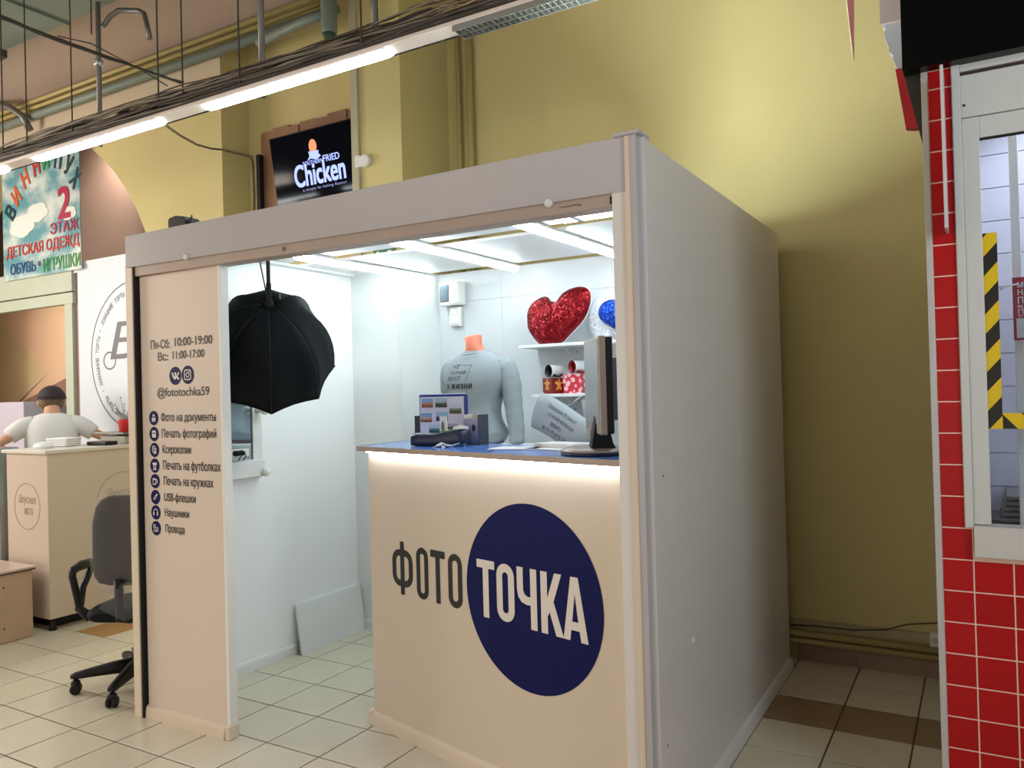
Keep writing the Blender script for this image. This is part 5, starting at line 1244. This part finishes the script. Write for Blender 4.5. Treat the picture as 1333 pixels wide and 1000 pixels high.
# field below the sill
proto = None
xs_ = [-.031+.1055*k for k in range(12)]
zs_ = [z for z in zt_ if z < .94]
for zi, (a, b_) in enumerate(zip(zs_, zs_[1:])):
    for k in range(11):
        if proto is None:
            proto = obj('red_tile', rtile(xs_[0], xs_[1], b_, a), red_tile, R_, origin=(xs_[0], RY, b_)); base = proto
        else:
            c = base.copy(); COL.objects.link(c); c.location = Vector((xs_[k], RY, b_)) - R_.location
obj('window_frame', bx(-.05, -.027, RY-.012, RY+.03, 1.04, 2.48), frame_w, R_, bev=.002)
obj('window_frame', bx(-.027, 1.3, RY-.006, RY+.03, 2.455, 2.48), frame_w, R_, bev=.002)
obj('dark_joint', bx(-.027, 1.3, RY+.005, RY+.02, 2.444, 2.456), mat('dark_brown_edge', (0,0,0)), R_)
obj('transom_panel', bx(-.027, 1.3, RY, RY+.03, 2.312, 2.444), frame_w, R_, bev=.0015)
obj('casement_stile', bx(-.027, .02, RY-.002, RY+.035, 1.05, 2.309), frame_w, R_, bev=.002)
obj('casement_rail', bx(.02, 1.3, RY+.002, RY+.035, 2.243, 2.309), frame_w, R_, bev=.002)
obj('window_gasket', bx(.02, 1.3, RY+.006, RY+.012, 2.236, 2.244), black, R_)
obj('window_sill', bx(-.028, 1.32, RY-.03, RY+.05, .952, 1.048), mat('white_sill', (204, 200, 192), .35), R_, bev=.004)
obj('screw', MB().lathe([(.004,0),(.004,.003)], (-.018,RY,2.35), (0,-1,0), 8), ink, R_)
obj('window_pane', bx(.018, 1.3, RY+.012, RY+.017, 1.048, 2.24), glassm, R_)
# inside of the stall seen through the pane
tin = mat('lilac_white_tile', (202, 204, 222), .35, rnd=.02, var=.01)
for k in range(12): 
    obj('inner_tile_row', bx(.02, 1.29, 3.32, 3.335, 1.0+k*.118, 1.115+k*.118), tin, R_)
obj('inner_wall', bx(.02, 1.29, 3.334, 3.345, 1.0, 2.42), tin, R_)
obj('inner_post', bx(.10, .125, 3.0, 3.03, 1.0, 2.42), white_pl, R_, bev=.003)
obj('inner_worktop', bx(.02, 1.29, 3.10, 3.34, 1.0, 1.03), mat('dark_worktop', (86,84,86), .4), R_)
for k in range(5): obj('stacked_tray', bx(.05+.004*k, .40, 3.06, 3.3, 1.03+.018*k, 1.043+.018*k), mat('grey_tray', (120,118,116), .4, rnd=.2, var=.1), R_, bev=.003)
l = bpy.data.lights.new('stall_light', 'AREA'); l.shape = 'RECTANGLE'; l.size = .9; l.size_y = .25; l.energy = 7; l.color = (.93,.95,1)
lo = bpy.data.objects.new('stall_light', l); COL.objects.link(lo); lo.parent = R_; lo.location = Vector((.6, 3.1, 2.40))-R_.location
# hazard tape
def hazard(name, x0, x1, z0, z1, sgn, lab=None):
    o = bx(x0, x1, RY+.0085, RY+.0115, z0, z1)
    m = bpy.data.materials.new('hazard_stripes'); m.use_nodes = True; nt = m.node_tree; b = nt.nodes['Principled BSDF']; b.inputs['Roughness'].default_value = .35
    tc = nt.nodes.new('ShaderNodeTexCoord'); sp = nt.nodes.new('ShaderNodeSeparateXYZ'); nt.links.new(tc.outputs['Object'], sp.inputs[0])
    ml = nt.nodes.new('ShaderNodeMath'); ml.operation = 'MULTIPLY'; ml.inputs[1].default_value = -1.15*sgn; nt.links.new(sp.outputs['X'], ml.inputs[0])
    ad = nt.nodes.new('ShaderNodeMath'); ad.operation = 'ADD'; nt.links.new(ml.outputs[0], ad.inputs[0]); nt.links.new(sp.outputs['Z'], ad.inputs[1])
    dv = nt.nodes.new('ShaderNodeMath'); dv.operation = 'DIVIDE'; dv.inputs[1].default_value = .1185; nt.links.new(ad.outputs[0], dv.inputs[0])
    of = nt.nodes.new('ShaderNodeMath'); of.operation = 'ADD'; of.inputs[1].default_value = 20.62; nt.links.new(dv.outputs[0], of.inputs[0])
    fr = nt.nodes.new('ShaderNodeMath'); fr.operation = 'FRACT'; nt.links.new(of.outputs[0], fr.inputs[0])
    gt = nt.nodes.new('ShaderNodeMath'); gt.operation = 'GREATER_THAN'; gt.inputs[1].default_value = .5; nt.links.new(fr.outputs[0], gt.inputs[0])
    mx_ = nt.nodes.new('ShaderNodeMix'); mx_.data_type = 'RGBA'; mx_.inputs[6].default_value = (*lin((226, 190, 8)), 1); mx_.inputs[7].default_value = (*lin((24, 22, 16)), 1)
    nt.links.new(gt.outputs[0], mx_.inputs[0]); nt.links.new(mx_.outputs[2], b.inputs['Base Color'])
    return obj(name, o, m, R_, origin=(x0, RY, z0))
hazard('hazard_tape', .011, .058, 1.345, 1.948, 1)
hazard('hazard_tape', .058, 1.2, 1.345, 1.393, -1)
# red notice in window
t = thing('red_notice', 'red notice with white lettering behind the shop window at right edge', 'notice', (.2, 2.9, 1.62))
obj('notice_sheet', bx(.095, .42, RY+.045, RY+.048, 1.615, 1.808), mat('notice_red', (160, 36, 44), .4), t)
obj('notice_field', bx(.103, .41, RY+.0435, RY+.0452, 1.622, 1.682), mat('notice_white', (206,206,216), .4), t)
nt_ = mat('notice_letter', (222, 214, 220), .4)
for s, z0, z1, w_ in (('МЫ', 1.776, 1.793, .032), ('НА', 1.753, 1.771, .030), ('ПИ', 1.727, 1.748, .032), ('КАЧ', 1.714, 1.723, .045), ('ПО', 1.700-.004, 1.711, .032), ('СУШ', 1.686, 1.694, .045)):
    text('lettering', s, nt_, t, (.108, RY+.0448, z0), EX, EZ, w_, z1-z0, bold=.025)
text('lettering', 'ВК', mat('notice_red', (0,0,0)), t, (.125, RY+.0432, 1.640), EX, EZ, .04, .018, bold=.02)
tag(obj('white_hook', MB().tube([(.062,RY+.04,1.772),(.075,RY+.04,1.782),(.11,RY+.04,1.787)], .003, 6), white_pl), 'thin white hook wire beside the red notice', 'wire')
tag(obj('acrylic_sign', MB().box(-.078, -.069, RY-.12, RY-.003, 1.957, 2.45), mat('frosted_acrylic', (206, 200, 196), .25), bev=.001), 'narrow projecting acrylic plate on the red tile column', 'plate')
# black fascia board above the stall
t = thing('black_fascia', 'glossy black fascia board above the red tiled stall', 'sign board', (.6, 2.8, 2.48))
gb = mat('gloss_black', (5, 6, 6), .3, spec=.12)
obj('fascia_board', bx(-.183, 1.5, 2.79, 2.845, 2.476, 3.6), gb, t, bev=.002)
obj('side_gusset', MB().prism([(-.183+.0,2.485),(-.135,2.485),(-.135,2.25)], (0, 2.86, 0), EX, EZ, -.02), mat('dark_olive_board', (40, 38, 26), .5), t)
t = thing('stepped_sign', 'grey stepped sign edge with a red lower wedge behind the black fascia', 'sign', (-.2, 3.2, 2.4))
mb = MB().prism([(-.269,3.4),(-.269,2.797),(-.262,2.788),(-.263,2.752),(-.251,2.714),(-.251,2.70),(-.237,2.682),(-.237,2.665),(-.226,2.630),(-.10,2.630),(-.10,3.4)], (0,3.2,0), EX, EZ, -.05)
obj('grey_layer', mb, mat('grey_sign_board', (176,178,182), .5), t)
obj('upper_layer', bx(-.276, -.10, 3.185, 3.2, 2.80, 3.4), mat('beige_grey_board', (178,162,154), .5), t)
obj('red_wedge', MB().prism([(-.232,2.63),(-.204,2.412),(-.176,2.405),(-.10,2.41),(-.10,2.63)], (0,3.2,0), EX, EZ, -.04), mat('sign_red', (178,26,30), .4), t)
